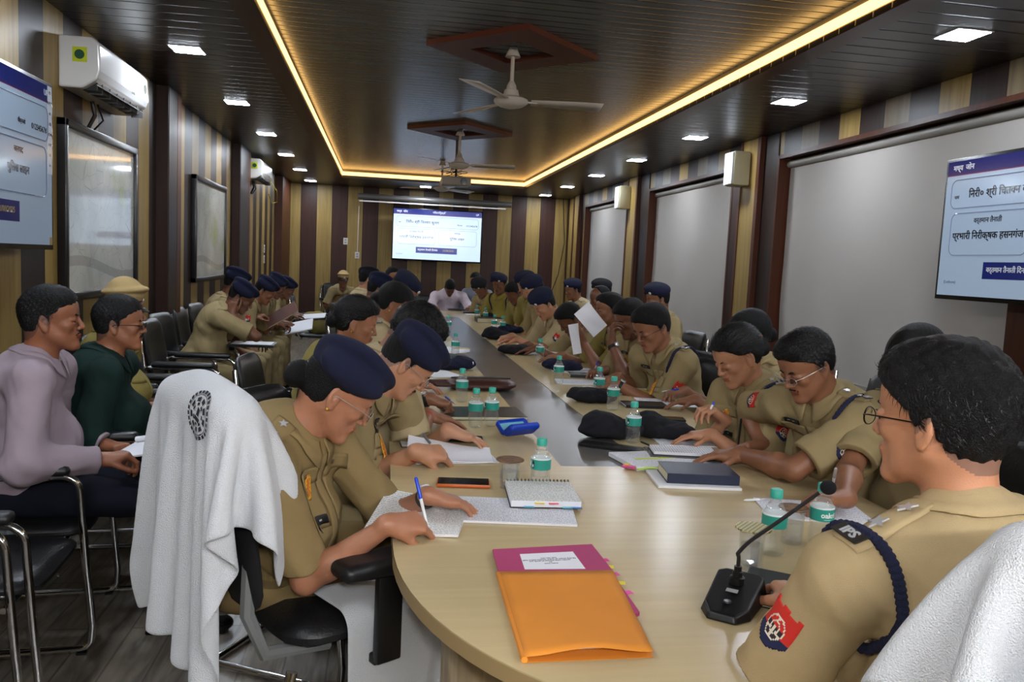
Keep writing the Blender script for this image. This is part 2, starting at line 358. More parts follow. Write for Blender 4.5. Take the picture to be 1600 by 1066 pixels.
def build_hair(kind, O, F, wide, t=.010, rough=0., seed=0, capped=False):
    s = SDF(); g = lambda x, y, z: O+(F.T@A(x, y*wide, z)); zm = hair_fn(kind, O, F, wide)
    sd_ = t*.8 if kind != 'short' else .004
    s.ell(g(-.014, 0, .050), A(.098+t*.8, .077*wide+sd_, .086+t*1.1), F, k=0); s.ell(g(.034, 0, .056), A(.060+t*.7, .066*wide+sd_*.8, .062+t), F, k=.03)
    if kind == 'short': s.ell(g(.0, 0, .095), A(.082, .060*wide, .042+t), F, k=.02)
    s.ell(g(-.032, 0, -.008), A(.062+t*.5, .063*wide+t*.4, .062), F, k=.03)
    if kind == 'thick': s.ell(g(.03, 0, .105), A(.07, .062, .032), F, k=.03)
    def cut(p, d):
        q = (p-O)@F.T; c = (zm(q[:, 0]+.0028*np.sin(q[:, 1]*230+q[:, 2]*200)+.0035*np.sin(q[:, 1]*90+seed*1.7)+.25*np.maximum(np.abs(q[:, 1])-.045, 0))-q[:, 2])*.75
        n = 0
        if rough:
            n = rough*(np.sin(q[:, 0]*150+q[:, 2]*75+3*np.sin(q[:, 1]*70+seed)+seed)*np.sin(q[:, 1]*140+q[:, 0]*60+2*np.sin(q[:, 2]*90))+.5*np.sin(q[:, 1]*230+q[:, 0]*190+2.5*np.sin(q[:, 2]*130+seed)))
        else: n = .0007*np.sin(q[:, 1]*150+6*np.sin(q[:, 0]*40+q[:, 2]*30))*np.sin(q[:, 0]*120+q[:, 2]*90)
        if capped: c = np.maximum(c, q[:, 2]-.055)
        h = np.maximum(.004-np.abs(d-c), 0)/.004
        return np.maximum(d, c)+h*h*.001+n
    s.post(cut)
    if kind == 'bun':
        c = g(-.120, 0, -.012); s.ell(c, A(.036, .046, .042), F, k=.012)
    return s
def build_beret(O, F, side, flat=0.):                  # side -1: cloth drops towards the wearer's right
    s = SDF(); g = lambda x, y, z: O+(F.T@A(x, y, z)); R = (rot(F[0], -side*-.42)@F.T).T
    B = (rot(F[1], -.12)@F.T).T
    s.ell(g(-.012, 0, .080), A(.110, .091, .064), B, k=0); s.ell(g(-.008, side*.012, .112), A(.122, .110, .038), R, k=.03)
    s.post(lambda p, d: np.maximum(d, (.044+.22*((p-O)@F[0])-(p-O)@F[2])*.9)); s.ell(g(-.006, side*.078, .080), A(.100, .040, .040), R, k=.03)
    def f(p, d):
        q = (p-O)@F.T; return d+.002*np.sin(q[:, 0]*40+q[:, 1]*25+1)*np.sin(q[:, 2]*60+q[:, 1]*30)
    s.post(f)
    return s
def decal(sd, c, out, up, w, h, nu=10, nv=10, off=.002, th=.0025, mask=None, shape=None):
    """a patch that lies on a surface: grid of points pushed onto the field; mask(u,v)->material index or -1"""
    out = nrm(out); up = nrm(A(up)-out*(A(up)@out)); rt = np.cross(up, out)
    U, V = np.meshgrid(np.linspace(-1, 1, nu+1), np.linspace(-1, 1, nv+1)); base = A(c)+U.reshape(-1, 1)*rt*w/2+V.reshape(-1, 1)*up*h/2
    p = base+out*.05; 
    for _ in range(14): d = sd.ev(p, .12); p = p-out*(np.clip(d-off, -.01, .02))[:, None]
    N = len(p); back = p-out*th; q = []; mi = []
    idx = lambda i, j: j*(nu+1)+i
    keep = np.zeros((nv, nu), int)
    for j in range(nv):
        for i in range(nu):
            keep[j, i] = mask((U[j, i]+U[j, i+1])/2, (V[j, i]+V[j+1, i])/2) if mask else 0
    for j in range(nv):
        for i in range(nu):
            k = keep[j, i]
            if k < 0: continue
            q.append((idx(i, j), idx(i+1, j), idx(i+1, j+1), idx(i, j+1))); mi.append(k)
            for di, dj, e in ((0, -1, (0, 1)), (1, 0, (1, 2)), (0, 1, (2, 3)), (-1, 0, (3, 0))):
                a, b = i+di, j+dj
                if a < 0 or b < 0 or a >= nu or b >= nv or keep[b, a] < 0:
                    cr = [idx(i, j), idx(i+1, j), idx(i+1, j+1), idx(i, j+1)]; A0, B0 = cr[e[0]], cr[e[1]]; q.append((B0, A0, A0+N, B0+N)); mi.append(k)
    return np.concatenate([p, back]), q, mi
def march(sd, base, out, off=.002):
    p = A(base)+out*.05
    for _ in range(16): d = sd.ev(p[None], .12)[0]; p = p-out*float(np.clip(d-off, -.01, .02))
    return p
def add_decal(name, m, parent, *a, **k):
    v, q, mi = decal(*a, **k); return link(name, mesh_np(name, v, q, mi=mi), m, parent, world=True, smooth=False) if q else None
def shield(u, v):                                      # red over navy shield with a white ringed emblem
    if v < -.55 and abs(u) > 1-(-.55-v)*1.6: return -1
    if v > .82 and abs(u) > .25 and abs(u) < .8: return -1
    r = math.hypot(u/1.0, (v+.08)/.95)
    if r < .60:
        if .52 < r: return 2
        a = math.atan2(v+.08, u)
        return 2 if (abs(math.sin(a*1.5+.78)) < .16 or .24 < r < .31 or (abs(u) < .1 and v < 0)) else (3 if v < 0 else 0)
    return 0 if v > -.30+.5*(1-abs(u))*0 else 1
def shieldmats(): return [mat('patch_red', srgb(200, 45, 35), .8), mat('patch_navy', srgb(28, 34, 70), .8), mat('patch_white', srgb(225, 215, 195), .8), mat('patch_dark', srgb(45, 35, 45), .8)]
def person(label, head, yaw, pitch=20, byaw=None, roll=0, vox=.006, rgb=(112, 72, 50), shirt=('khaki', (158, 137, 98)), pants=None, hair='short', hairmat=None, cap=None, capside=-1,
           hands=None, poses=('relax', 'relax'), fem=0, belly=.02, glasses=None, sleeve='short', uniform=True, detail=0, moust=0, wide=1., group='people seated in the hall',
           lean=None, hunch=.03, elb=None, pdir=None, seat_z=.46, legs=True, bent=.0, hs=.93, drop=0., legyaw=None, extras=(), hairrough=0, hairt=.010, scale=1., name='person', open_eyes=False, knee_out=.12, watch=None, thread=None, palm=None, seed=0, patchsize=.062, beret_navy=True, legs_fwd=.42, shoulders=None):
    byaw = yaw if byaw is None else byaw; O = A(head); HF = frame(yaw, pitch, roll); bf = frame(byaw); f, l, u = bf
    up = A(0, 0, 1.); HS = hs; nb = O+HF.T@A(-.035, 0, -.10)*HS; nb = nb+A(0, 0, -.036)-f*.012
    # spine
    Lsp = (.50 if not fem else .47)*scale; pz = seat_z+.10; dz = nb[2]-pz
    if lean is None: off = math.sqrt(max(Lsp**2-dz**2, .0009))
    else: off = lean
    P = A(nb[0], nb[1], pz)-f*off; sp = nrm(nb-P); cf = nrm(f-sp*(f@sp)); CF = np.array([cf, l, sp]); mid = lambda t, b=0.: P+(nb-P)*t-cf*b
    sw = (shoulders or (.178 if not fem else .155))*scale; Sc = nb-sp*(.066+drop)+cf*.010
    root = thing(name, label, 'person', (P[0], P[1], 0), math.radians(byaw), group)
    M_S = skin(rgb); SH = cloth('cloth_'+shirt[0], shirt[1]); PA = cloth('cloth_'+(pants or shirt)[0]+'_trousers', (pants or shirt)[1])
    # arms: index 0 = left, 1 = right
    Sh = []; El = []; Wr = []; hd = []
    for i, sg in enumerate((1, -1)):
        S = Sc+l*sg*sw+f*.025*(1 if hands else 0); T = A(hands[i][0]) if hands and hands[i] is not None else S+f*.25*1-A(0, 0, .42)-l*sg*.04
        fd = None
        if hands and hands[i] is not None and len(hands[i]) > 1 and hands[i][1] is not None: fd = nrm(A(hands[i][1]))
        hint = (elb[i] if elb and elb[i] is not None else -A(0, 0, 1.)+l*sg*.6-f*(.0 if hands and T[2] > .72 else .3)); hint = A(hint[1])-S if isinstance(hint[0], str) else hint
        hs = (.92 if fem else 1.)*scale
        if fd is None: fd = nrm((T-S)*A(1, 1, .25)-l*sg*.15)
        Wp = T-fd*.085*hs
        if hands and np.linalg.norm(Wp-S) > .56*scale: print('STRETCH', label[:30], i, round(float(np.linalg.norm(Wp-S)/.535), 2))
        E = ik(S, Wp, hint, .285*scale, .25*scale); Sh.append(S); El.append(E); Wr.append(Wp); hd.append(fd)
    # ---- body: one continuous surface
    bh = SDF(); head_sdf(bh, O, HF, fem, wide, open_eyes=open_eyes); b = bh.scaled(HS, O)
    nk = O+HF.T@A(-.03, 0, -.045)*HS; nr = .047 if fem else .054
    b.cone(nk, nb-sp*.01+cf*.01, nr, nr+.006, k=.03)
    b.cone(Sc+l*(sw-.03), Sc-l*(sw-.03), .035, .035, k=.03); b.ell(mid(.72, hunch), A(.085, .13, .15), CF, k=.04); b.ell(mid(.3), A(.09, .12, .15), CF, k=.04); b.ell(P, A(.08, .13, .09), bf, k=.04)
    ar = .86 if fem else 1.
    for i, sg in enumerate((1, -1)):
        S, E, W_, d = Sh[i], El[i], Wr[i], hd[i]; b.cone(S, E, .046*ar, .037*ar, k=.03)
        m = E+(W_-E)*.28; b.cone(E, m, .037*ar, .041*ar, k=.018); b.cone(m, W_, .041*ar, .0255*ar, k=.018); 
        n = A(palm[i]) if palm and palm[i] is not None else -up; b.cone(W_-d*.012, W_+d*.02, .026*ar, .024*ar, k=.014)
        hs = (.92 if fem else 1.)*scale; hand(b, W_, d, n, sg, poses[i], hs)
    def facemi(c):
        q = (c-O)@HF.T/HS; hz = hair_fn(hair or 'bald', O, HF, wide)(q[:, 0]+.25*np.maximum(np.abs(q[:, 1])-.045, 0))-q[:, 2]; shv = (not fem)*2*((hz < .013) & (q[:, 0] < .022) & (q[:, 0] > -.09) & (q[:, 2] > -.07) & (np.linalg.norm(q*A(1, .1, 1), axis=1) < .13)).astype(int)
        return np.where((q[:, 0] > .0905) & (np.abs(q[:, 1]) < .023) & (q[:, 2] > -.0605) & (q[:, 2] < -.0415), 1, shv)
    bo = sdf_obj('body', b, vox, [M_S, lips(rgb), mat('cropped_hair_%d' % rgb[0], srgb(int(rgb[0]*.72), int(rgb[1]*.76), int(rgb[2]*.84)), .55)], root, facemi)
    # ---- shirt
    s = SDF(); s.ell(P+A(0, 0, .03), A(.125+belly*.3, .178, .115), bf, k=0); s.ell(mid(.33, -.01-belly*.4), A(.118+belly, .160+belly*.5, .14), CF, k=.06)
    cw = .172 if not fem else .150
    s.ell(mid(.70, hunch), A(.118, cw, .165), CF, k=.06); s.ell(mid(.86, hunch*.8), A(.095, cw*.98, .09), CF, k=.05)
    if fem:
        for sg in (1, -1): s.ell(mid(.66, hunch)+cf*.075+l*sg*.062, A(.055, .062, .06), CF, k=.04)
    s.cone(Sc+l*(sw-.02), Sc-l*(sw-.02), .052*ar, .052*ar, k=.05); s.cone(nb-sp*.005, nb-sp*.04, .062 if not fem else .056, .085, k=.03)
    for i, sg in enumerate((1, -1)):
        S, E, W_ = Sh[i], El[i], Wr[i]; s.cone(nb-sp*.03+l*sg*.04, S+A(0, 0, .005), .045, .050*ar, k=.04)
        if sleeve == 'short':
            t = .80 if not fem else .86; e = S+(E-S)*t; dd = nrm(E-S); s.cone(S, e+dd*.05, .063*ar, .066*ar, k=.035, cut=(e, dd)); s.cone(e-dd*.03, e+dd*.05, .068*ar, .070*ar, k=.004, cut=(e, dd))
            s.cone(e-dd*.018, E+dd*.02, .054*ar, .060*ar, k=.004, op=1)
        else:
            s.cone(S, E, .064*ar, .057*ar, k=.035); e = W_-nrm(W_-E)*.015; dd = nrm(W_-E); s.cone(E, e+dd*.05, .057*ar, .040*ar, k=.03, cut=(e, dd)); s.cone(e-dd*.045, e+dd*.05, .040*ar, .039*ar, k=.003, cut=(e, dd)); s.cone(e-dd*.012, e+dd*.05, .031*ar, .031*ar, k=.003, op=1)
    s.cone(nb-sp*.02+cf*.01, nb+sp*.08+cf*.03, nr+.003, nr+.010, k=.004, op=1)
    mids = [(Sh[i]+El[i])/2 for i in (0, 1)]
    def wr(p, d):
        z = fold(p-P, 26, seed); zz = fold(p-P, 55, seed+3); a = np.full(len(p), .0028); wst = np.exp(-(((p-mid(.28))@sp)/.09)**2); a += .0035*wst
        for i in (0, 1): a += .0035*np.exp(-((p-El[i])**2).sum(1)/.012)+.002*np.exp(-((p-Sh[i])**2).sum(1)/.01)
        return d+a*(z-1.1)*.8+.0010*(zz-1)
    s.post(wr)
    so = sdf_obj('shirt', s, vox*1.0, SH, root)
    # collar, placket
    if vox < .010:
        ax = nrm(nk-nb); ax = nrm(ax+sp*.6); ce = nb+cf*.012+ax*.022; th = np.linspace(-math.pi+.20, math.pi-.20, 45); rows = []
        for t in th:
            fr = abs(t)/math.pi; dr = -(cf*math.cos(t))+l*math.sin(t)       # t=0 at the nape, +-pi at the throat
            r0 = nr+.006; hgt = .034-.022*fr**2; lf = .040+.030*max(0, fr-.72)/.28
            p0 = ce-ax*.012-cf*0+dr*(r0+.002)-ax*.03*fr; p1 = p0+ax*hgt+dr*.002; p2 = p1+dr*.006-ax*.004; p3 = p1+dr*(.018)-ax*lf*.55; p4 = p1+dr*(.030+.012*fr)-ax*lf+(cf*.0)
            rows.append([p0, p1, p1+dr*.004+ax*.001, p2, p3, p4])
        R = np.array(rows); sh_ = R.shape
        for k in (4, 5): 
            q = R[:, k].copy(); d = s.ev(q, .12); g = grad(s, q); R[:, k] = q+g*np.clip(.006-d, 0, .05)[:, None]-g*np.clip(d-.012, 0, .03)[:, None]
        v = R.reshape(-1, 3); n1 = sh_[1]; q = [(i*n1+j, (i+1)*n1+j, (i+1)*n1+j+1, i*n1+j+1) for i in range(sh_[0]-1) for j in range(n1-1)]
        co = link('collar', mesh_np('collar', v, q), SH, root, world=True); md = co.modifiers.new('thickness', 'SOLIDIFY'); md.thickness = .003; md.offset = 0
    # ---- trousers and shoes
    if legs:
        lf = frame(byaw if legyaw is None else legyaw)[0]
        t = SDF(); t.ell(P-A(0, 0, .01), A(.115, .165, .095), bf, k=0); An = []
        for i, sg in enumerate((1, -1)):
            hj = P+l*sg*.085+A(0, 0, -.02); K = hj+lf*legs_fwd*.98+l*sg*(knee_out-.06); K[2] = seat_z+.045; An_ = A(K[0], K[1], .085)+lf*bent+l*sg*.02; An.append(An_)
            t.cone(hj, K, .088, .062, k=.04); t.cone(K, An_+A(0, 0, .01), .062, .048, k=.02); t.cone(An_-A(0, 0, .02), An_+A(0, 0, .02), .05, .052, k=.02)
        t.post(lambda p, d: d+.003*fold(p-P, 24, seed+5)+.0045*np.exp(-(((p-K)@f)/.10)**2)*fold(p-P, 40, seed))
        sdf_obj('trousers', t, max(vox*1.4, .007), PA, root)
        for i, sg in enumerate((1, -1)):
            h = SDF(); a0 = An[i]; fd = nrm(lf+l*sg*.15); FF = np.array([fd, np.cross(up, fd), up]); c = A(a0[0], a0[1], 0)
            h.ell(c+fd*.0+A(0, 0, .055), A(.055, .040, .052), FF, k=0); h.cone(c-fd*.03+A(0, 0, .035), c+fd*.15+A(0, 0, .034), .036, .036, k=.03); h.ell(c+fd*.17+A(0, 0, .03), A(.065, .044, .034), FF, k=.02)
            h.box(c+fd*.065+A(0, 0, .008), A(.145, .042, .012), FF, rad=.01, k=.006); h.post(lambda p, d: np.maximum(d, .0015-p[:, 2]))
            sdf_obj('shoe', h, max(.006, vox), M_SHOE, root)
    # ---- hair, headgear
    hm = hairmat or M_HAIR
    before = {c_.name for c_ in root.children}; headparts = []
    if hair: headparts.append(sdf_obj('hair', build_hair(hair, O, HF, wide, hairt, hairrough, seed, capped=bool(cap)), max(vox*.8, .003), hm, root))
    if cap == 'beret':
        bs = build_beret(O, HF, capside); sdf_obj('beret', bs, max(vox*.9, .004), M_NAVY if beret_navy else M_BLACKFELT, root)
        if vox < .013:
            bb = MB(); c = O+HF.T@A(.088, -capside*.045, .084); c = onto(bs, c, .002)[0]; gg = grad(bs, c)[0]; 
            X = nrm(np.cross(A(0, 0, 1), gg)); Z = np.cross(gg, X); MM = Matrix([[X[0], Z[0], gg[0], c[0]], [X[1], Z[1], gg[1], c[1]], [X[2], Z[2], gg[2], c[2]], [0, 0, 0, 1]])
            bb.lathe([(.0, .005), (.009, .004), (.013, .001), (.014, -.002)], 14, MM); bb.build('beret_badge', M_SILVER, root, smooth=True, world=True)
    if cap == 'peaked':
        g = lambda x, y, z: O+(HF.T@A(x, y, z)); cs = SDF(); T_ = (rot(HF[1], -.16)@HF.T).T
        cs.ell(g(-.004, 0, .138), A(.124, .114, .032), T_, k=0); cs.cone(g(-.01, 0, .07), g(-.006, 0, .118), .090, .100, k=.010); cs.ell(g(-.01, 0, .03), A(.1, .082, .06), HF, k=.003, op=1)
        sdf_obj('peaked_cap', cs, max(vox*.8, .004), cloth('cap_khaki', (186, 160, 112)), root)
        bd = MB(); MM = Matrix([[*HF[:, 0], O[0]], [*HF[:, 1], O[1]], [*HF[:, 2], O[2]], [0, 0, 0, 1]])
        bd.lathe([(.096, .058), (.099, .06), (.101, .075), (.103, .088), (.098, .088)], 32, MM @ Matrix.Translation((-.01, 0, 0))); bd.build('cap_band', mat('cap_band', srgb(110, 30, 30) if 'red' in extras else srgb(60, 48, 34), .7), root, smooth=True, world=True)
        vz = MB(); P_ = [[(math.cos(a)*r_-.01, math.sin(a)*r_*.95, .062-(r_-.096)*.75+dz_) for r_ in (.096, .115, .14)] for dz_ in (0,) for a in np.linspace(-1.05, 1.05, 20)]
        for row in P_:
            a = math.atan2(row[0][1], row[0][0]+.01); k = math.cos(a/1.05*math.pi/2); row[1] = tuple(A(row[0])+(A(row[1])-A(row[0]))*(.1+.9*k)); row[2] = tuple(A(row[0])+(A(row[2])-A(row[0]))*(.1+.9*k))
        vz.grid(P_, MM); vo = vz.build('cap_peak', M_BLACKP, root, smooth=True, world=True); md = vo.modifiers.new('thickness', 'SOLIDIFY'); md.thickness = .003
        bb = MB(); bb.lathe([(0, .006), (.012, .004), (.016, 0)], 12, MM @ Matrix.Translation((.094, 0, .088)) @ Matrix.Rotation(math.pi/2, 4, 'Y')); bb.build('cap_badge', M_SILVER, root, smooth=True, world=True)
    # ---- face details
    g = lambda x, y, z: O+(HF.T@A(x, y*wide, z))
    if vox < .010:
        e = SDF()
        for y in (-1, 1):
            pts = onto(bh, [g(.097, y*.016, .0315), g(.095, y*.029, .036), g(.083, y*.043, .034)], -.0012); th_ = .0026 if fem else .0036
            e.cone(pts[0], pts[1], th_, th_*.9, k=.002); e.cone(pts[1], pts[2], th_*.9, th_*.5, k=.002)
        sdf_obj('eyebrows', e, max(.002, vox*.5), hm, root)
        if moust:
            e = SDF(); pts = onto(bh, [g(.105, 0, -.036), g(.103, .014, -.038), g(.095, .026, -.047), g(.103, -.014, -.038), g(.095, -.026, -.047)], -.001); e.cone(pts[0], pts[1], .0052*moust, .006*moust, k=.003); e.cone(pts[1], pts[2], .006*moust, .003, k=.003); e.cone(pts[0], pts[3], .0052*moust, .006*moust, k=.003); e.cone(pts[3], pts[4], .006*moust, .003, k=.003)
            sdf_obj('moustache', e, max(.002, vox*.5), hm, root)
        for y in (-1, 1):
            c = g(.0812, y*.0305, .0080); mb_ = MB(); R_ = (rot(HF[1], .25)@HF.T).T
            MM = Matrix([[R_[0][0], R_[1][0], R_[2][0], c[0]], [R_[0][1], R_[1][1], R_[2][1], c[1]], [R_[0][2], R_[1][2], R_[2][2], c[2]], [0, 0, 0, 1]]) @ Matrix.Rotation(math.pi/2, 4, 'Y')
            pr = [(.0106*math.sin(a), .0106*math.cos(a)) for a in np.linspace(0, math.pi, 13)]
            mb_.k = 1; mb_.lathe(pr[:4], 14, MM); mb_.k = 0; mb_.lathe(pr[3:], 14, MM); mb_.build('eye', [M_EYE, M_IRIS], root, smooth=True, world=True)
            ls = SDF(); zz = -.0035 if not open_eyes else .0085; pts = [g(.0945, y*.020, zz), g(.0965, y*.031, zz-.002), g(.0905, y*.043, zz)]; pts = onto(bh, pts, -.0002); ls.cone(pts[0], pts[1], .0013, .0017, k=.001); ls.cone(pts[1], pts[2], .0017, .0012, k=.001); sdf_obj('eyelashes', ls, .0014 if vox < .0045 else .002, M_HAIR, root)
    if fem and vox < .007:
        for y in (-1, 1):
            mb_ = MB(); e_ = g(-.006, y*.090, -.031); mb_.lathe([(0, .0045), (.0032, .0032), (.0045, 0), (.0032, -.0032), (0, -.0045)], 10, Matrix.Translation(Vector(e_))); mb_.build('earring', M_GOLD, root, smooth=True, world=True)
    if glasses:
        gm = mat('spectacle_'+glasses, srgb(25, 22, 22) if glasses == 'dark' else srgb(170, 165, 160), .3, metal=.6); mb_ = MB()
        for y in (-1, 1):
            ring = [g(.113-.010*abs(math.cos(a)*.024+y*.0-0)/.024*.0-.25*max(0, y*(y*.032+math.cos(a)*.023*1)-.03)*.6, y*.032+math.cos(a)*.023, .008+math.sin(a)*.0155*(1+.1*math.sin(a))) for a in np.linspace(0, 2*math.pi, 25)]
            mb_.tube(ring, .0011, 6, cap=False); mb_.tube([g(.108, y*.056, .014), g(.09, y*.071, .016), g(.03, y*.082, .014), g(-.005, y*.084, .012), g(-.022, y*.082, -.008)], .0013, 6)
            mb_.tube([g(.109, y*.055, .012), g(.108, y*.057, .014)], .0015, 6)
        mb_.tube([g(.114, -.010, .014), g(.118, 0, .017), g(.114, .010, .014)], .0012, 6); go = mb_.build('spectacles', gm, root, smooth=True, world=True)
        if vox < .005:
            for y in (-1, 1):
                c = [g(.1125-.25*max(0, (.032+math.cos(a)*.022*y)-.03)*.6, y*.032+math.cos(a)*.022, .008+math.sin(a)*.0145) for a in np.linspace(0, 2*math.pi, 21)[:-1]]
                m2 = MB(); m2.add(c, [tuple(range(20))]); lo_ = m2.build('lens', M_LENS, go, world=False); md = lo_.modifiers.new('t', 'SOLIDIFY'); md.thickness = .0012; lo_.parent = go
                lo_.matrix_parent_inverse = Matrix()
    for ch in [c_ for c_ in root.children if c_.name not in before]:
        for o_ in [ch]+list(ch.children):
            if o_.type == 'MESH': W_l = parent_mat(o_) if not o_.parent else Matrix.Identity(4); o_.data.transform(Matrix.Translation(Vector(O)) @ Matrix.Scale(HS, 4) @ Matrix.Translation(-Vector(O)))
    # ---- uniform details
    if uniform and vox < .0115:
        for i, sg in enumerate((1, -1)):
            S = Sh[i]; a0 = nb+l*sg*.070-sp*.03; a1 = Sc+l*sg*(sw+(.012 if detail > 2 else .004))+A(0, 0, .02); dr = nrm(a1-a0); c = (a0+a1)/2; nn = nrm(sp-dr*(sp@dr)); w_ = .052
            Lh = np.linalg.norm(a1-a0); v, q, mi = decal(s, c, nn, np.cross(nn, dr), Lh, w_, 14, 6, off=.006, th=.005, mask=lambda uu, vv: 0 if abs(vv) < 1-.35*max(0, abs(uu)-.8)*2 else -1)
            so_ = link('epaulette', mesh_np('epaulette', v, q, mi=mi), SH, root, world=True)
            if detail:
                for k, tt in enumerate((-.30, .12) if detail < 3 else (-.28, .08)):
                    cc = march(s, c+(a1-a0)*tt, nn, .010); gg = grad(s, cc)[0]; X = nrm(dr-gg*(dr@gg)); Y_ = np.cross(gg, X)
                    pl = []
                    for z_ in range(10):
                        rr = (.013 if z_ % 2 == 0 else .0055)*(1.4 if detail > 2 else 1); aa = z_*math.pi/5; pl.append((rr*math.cos(aa), rr*math.sin(aa)))
                    MM = Matrix([[X[0], Y_[0], gg[0], cc[0]], [X[1], Y_[1], gg[1], cc[1]], [X[2], Y_[2], gg[2], cc[2]], [0, 0, 0, 1]]); star = MB(); star.prism(pl, 0, .003, MM); star.build('rank_star', M_SILVER, so_, world=False).matrix_parent_inverse = Matrix()
                # title plate at the outer end
                cc = march(s, a1-(a1-a0)*.08, nn, .011); gg = grad(s, cc)[0]; X = nrm(np.cross(gg, dr)); Y_ = np.cross(gg, X); pm = MB(); pm.k = 0
                if Y_@dr > 0: X = -X; Y_ = -Y_
                MM = Matrix([[X[0], Y_[0], gg[0], cc[0]], [X[1], Y_[1], gg[1], cc[1]], [X[2], Y_[2], gg[2], cc[2]], [0, 0, 0, 1]]) @ Matrix.Scale(1.35 if detail > 2 else 1, 4)
                pm.box(-.021, .021, -.010, .010, 0, .002, MM, bev=.0008); pm.k = 1; add_text(pm, 'UPS' if detail < 3 else 'IPS', .019, MM @ Matrix.Translation((0, 0, .0022)), bold=.0006)
                pm.build('shoulder_title', [mat('title_plate', srgb(40, 36, 32), .5), M_SILVER], so_, world=False).matrix_parent_inverse = Matrix()
        if 'patch' in extras:
            for i, sg in enumerate((1, -1)):
                S, E = Sh[i], El[i]; dd = nrm(E-S); o_ = nrm(l*sg-dd*(l*sg@dd)+f*.12); nn_ = 26 if vox < .005 else 10; add_decal('sleeve_patch', shieldmats(), root, s, S+(E-S)*.42, o_, -dd, patchsize, patchsize*1.12, nn_, nn_, .0022, .002, mask=shield)
        if 'rope' in extras:
            for i in ([0] if 'leftrope' in extras else [1] if 'rightrope' in extras else [0, 1]):
                sg = (1, -1)[i]; S = Sh[i]; c0 = Sc+l*sg*(sw-(.045 if detail < 3 else .018)); pts = []
                for a in np.linspace(-.75, 2*math.pi-.75, 48):
                    pts.append(c0+l*sg*(.02*math.cos(a))+(sp*math.cos(a)-cf*math.sin(a))*.16)
                pts = np.array(pts); q = pts.copy()
                for _ in range(30):
                    d = s.ev(q, .2); cc = c0; dirn = q-cc; dirn /= np.linalg.norm(dirn, axis=1)[:, None]; q = q-dirn*np.clip(d-.006, -.02, .02)[:, None]
                    rr = np.linalg.norm(q-cc, axis=1); q = cc+(q-cc)*np.clip(.12/np.maximum(rr, 1e-6), 0, 1)[:, None]
                mb_ = MB(); rp = .0078 if detail < 3 else .0092; qq = [q[k] for k in range(48)]+[q[0]]
                fine = [];
                for k in range(48):
                    for t_ in (0, .33, .66): fine.append(qq[k]*(1-t_)+qq[k+1]*t_)
                fine.append(fine[0]); mb_.tube(fine, [rp*(1+.12*math.sin(k*2.1)) for k in range(len(fine))], 8, cap=False); mb_.build('shoulder_cord', M_ROPE, root, smooth=True, world=True)
        if detail or 'badge' in extras:
            fc = mid(.72, hunch)
            for sg in (1, -1):
                c = fc+l*sg*.075+cf*.10; add_decal('chest_pocket', SH, root, s, c-sp*.03, cf, sp, .105, .115, 8, 8, .003, .003); add_decal('pocket_flap', SH, root, s, c+sp*.028, cf, sp, .110, .042, 8, 4, .006, .003, mask=lambda a, b_: 0)
                bt = MB(); p_ = onto(s, c+sp*.022, .008)[0]; gg = nrm(grad(s, p_)[0]); X = nrm(np.cross(gg, sp)); Y_ = np.cross(gg, X); bt.lathe([(0, .003), (.006, .002), (.007, 0)], 10, Matrix([[X[0], Y_[0], gg[0], p_[0]], [X[1], Y_[1], gg[1], p_[1]], [X[2], Y_[2], gg[2], p_[2]], [0, 0, 0, 1]])); bt.build('button', mat('button_brown', srgb(90, 70, 45), .4), root, smooth=True, world=True)
            # ribbon badge hanging from the pocket, black name plate
            def rib(a, b_): return -1 if abs(a) > 1-.5*max(0, -b_-.2) or (b_ > .75 and abs(a) > .5) else (1 if (abs(a) < .55 and abs(b_) < .75 and (int((b_+1)*6)+int((a+1)*4)) % 2) else 0 if abs(b_) < .85 else 2)
            rs = (1 if 'badgeleft' in extras else -1)
            add_decal('medal_badge', [M_YEL, M_RED, M_GOLD], root, s, fc+l*rs*.075+cf*.10+sp*.005, cf, sp, .030, .062, 10, 14, .010, .003, mask=rib)
            add_decal('name_plate', [M_BLACKP, M_SILVER], root, s, fc-l*.075+cf*.10+sp*.060 if not fem else fc-l*.075+cf*.12-sp*.065, cf, sp, .070, .018, 12, 5, .010, .003, mask=lambda a, b_: 1 if abs(b_) < .3 and abs(a) < .6 and int((a+1)*9) % 2 else 0)
            pk = MB(); last = None
            add_decal('button_placket', SH, root, s, mid(.52, hunch*.5)+cf*.1, cf, sp, .034, .30, 3, 16, .003, .002)
    if watch is not None:
        i, m_ = watch; d = nrm(Wr[i]-El[i]); c = Wr[i]-d*.022; X = nrm(np.cross(d, A(0, 0, 1))); Y_ = np.cross(d, X); MM = Matrix([[X[0], Y_[0], d[0], c[0]], [X[1], Y_[1], d[1], c[1]], [X[2], Y_[2], d[2], c[2]], [0, 0, 0, 1]])
        wb = MB(); r = .0295*ar; wb.lathe([(r, -.009), (r+.0035, -.009), (r+.0035, .009), (r, .009), (r, -.009)], 22, MM); wo = wb.build('wristwatch', m_, root, smooth=True, world=True)
        fb = MB(); fb.lathe([(.0, .006), (.013, .006), (.016, .004), (.016, -.003), (0, -.003)], 16, MM @ Matrix.Translation((0, -(r+.004), 0)) @ Matrix.Rotation(math.pi/2, 4, 'X')); fb.build('watch_face', [M_SILVER], wo, smooth=True).matrix_parent_inverse = Matrix()
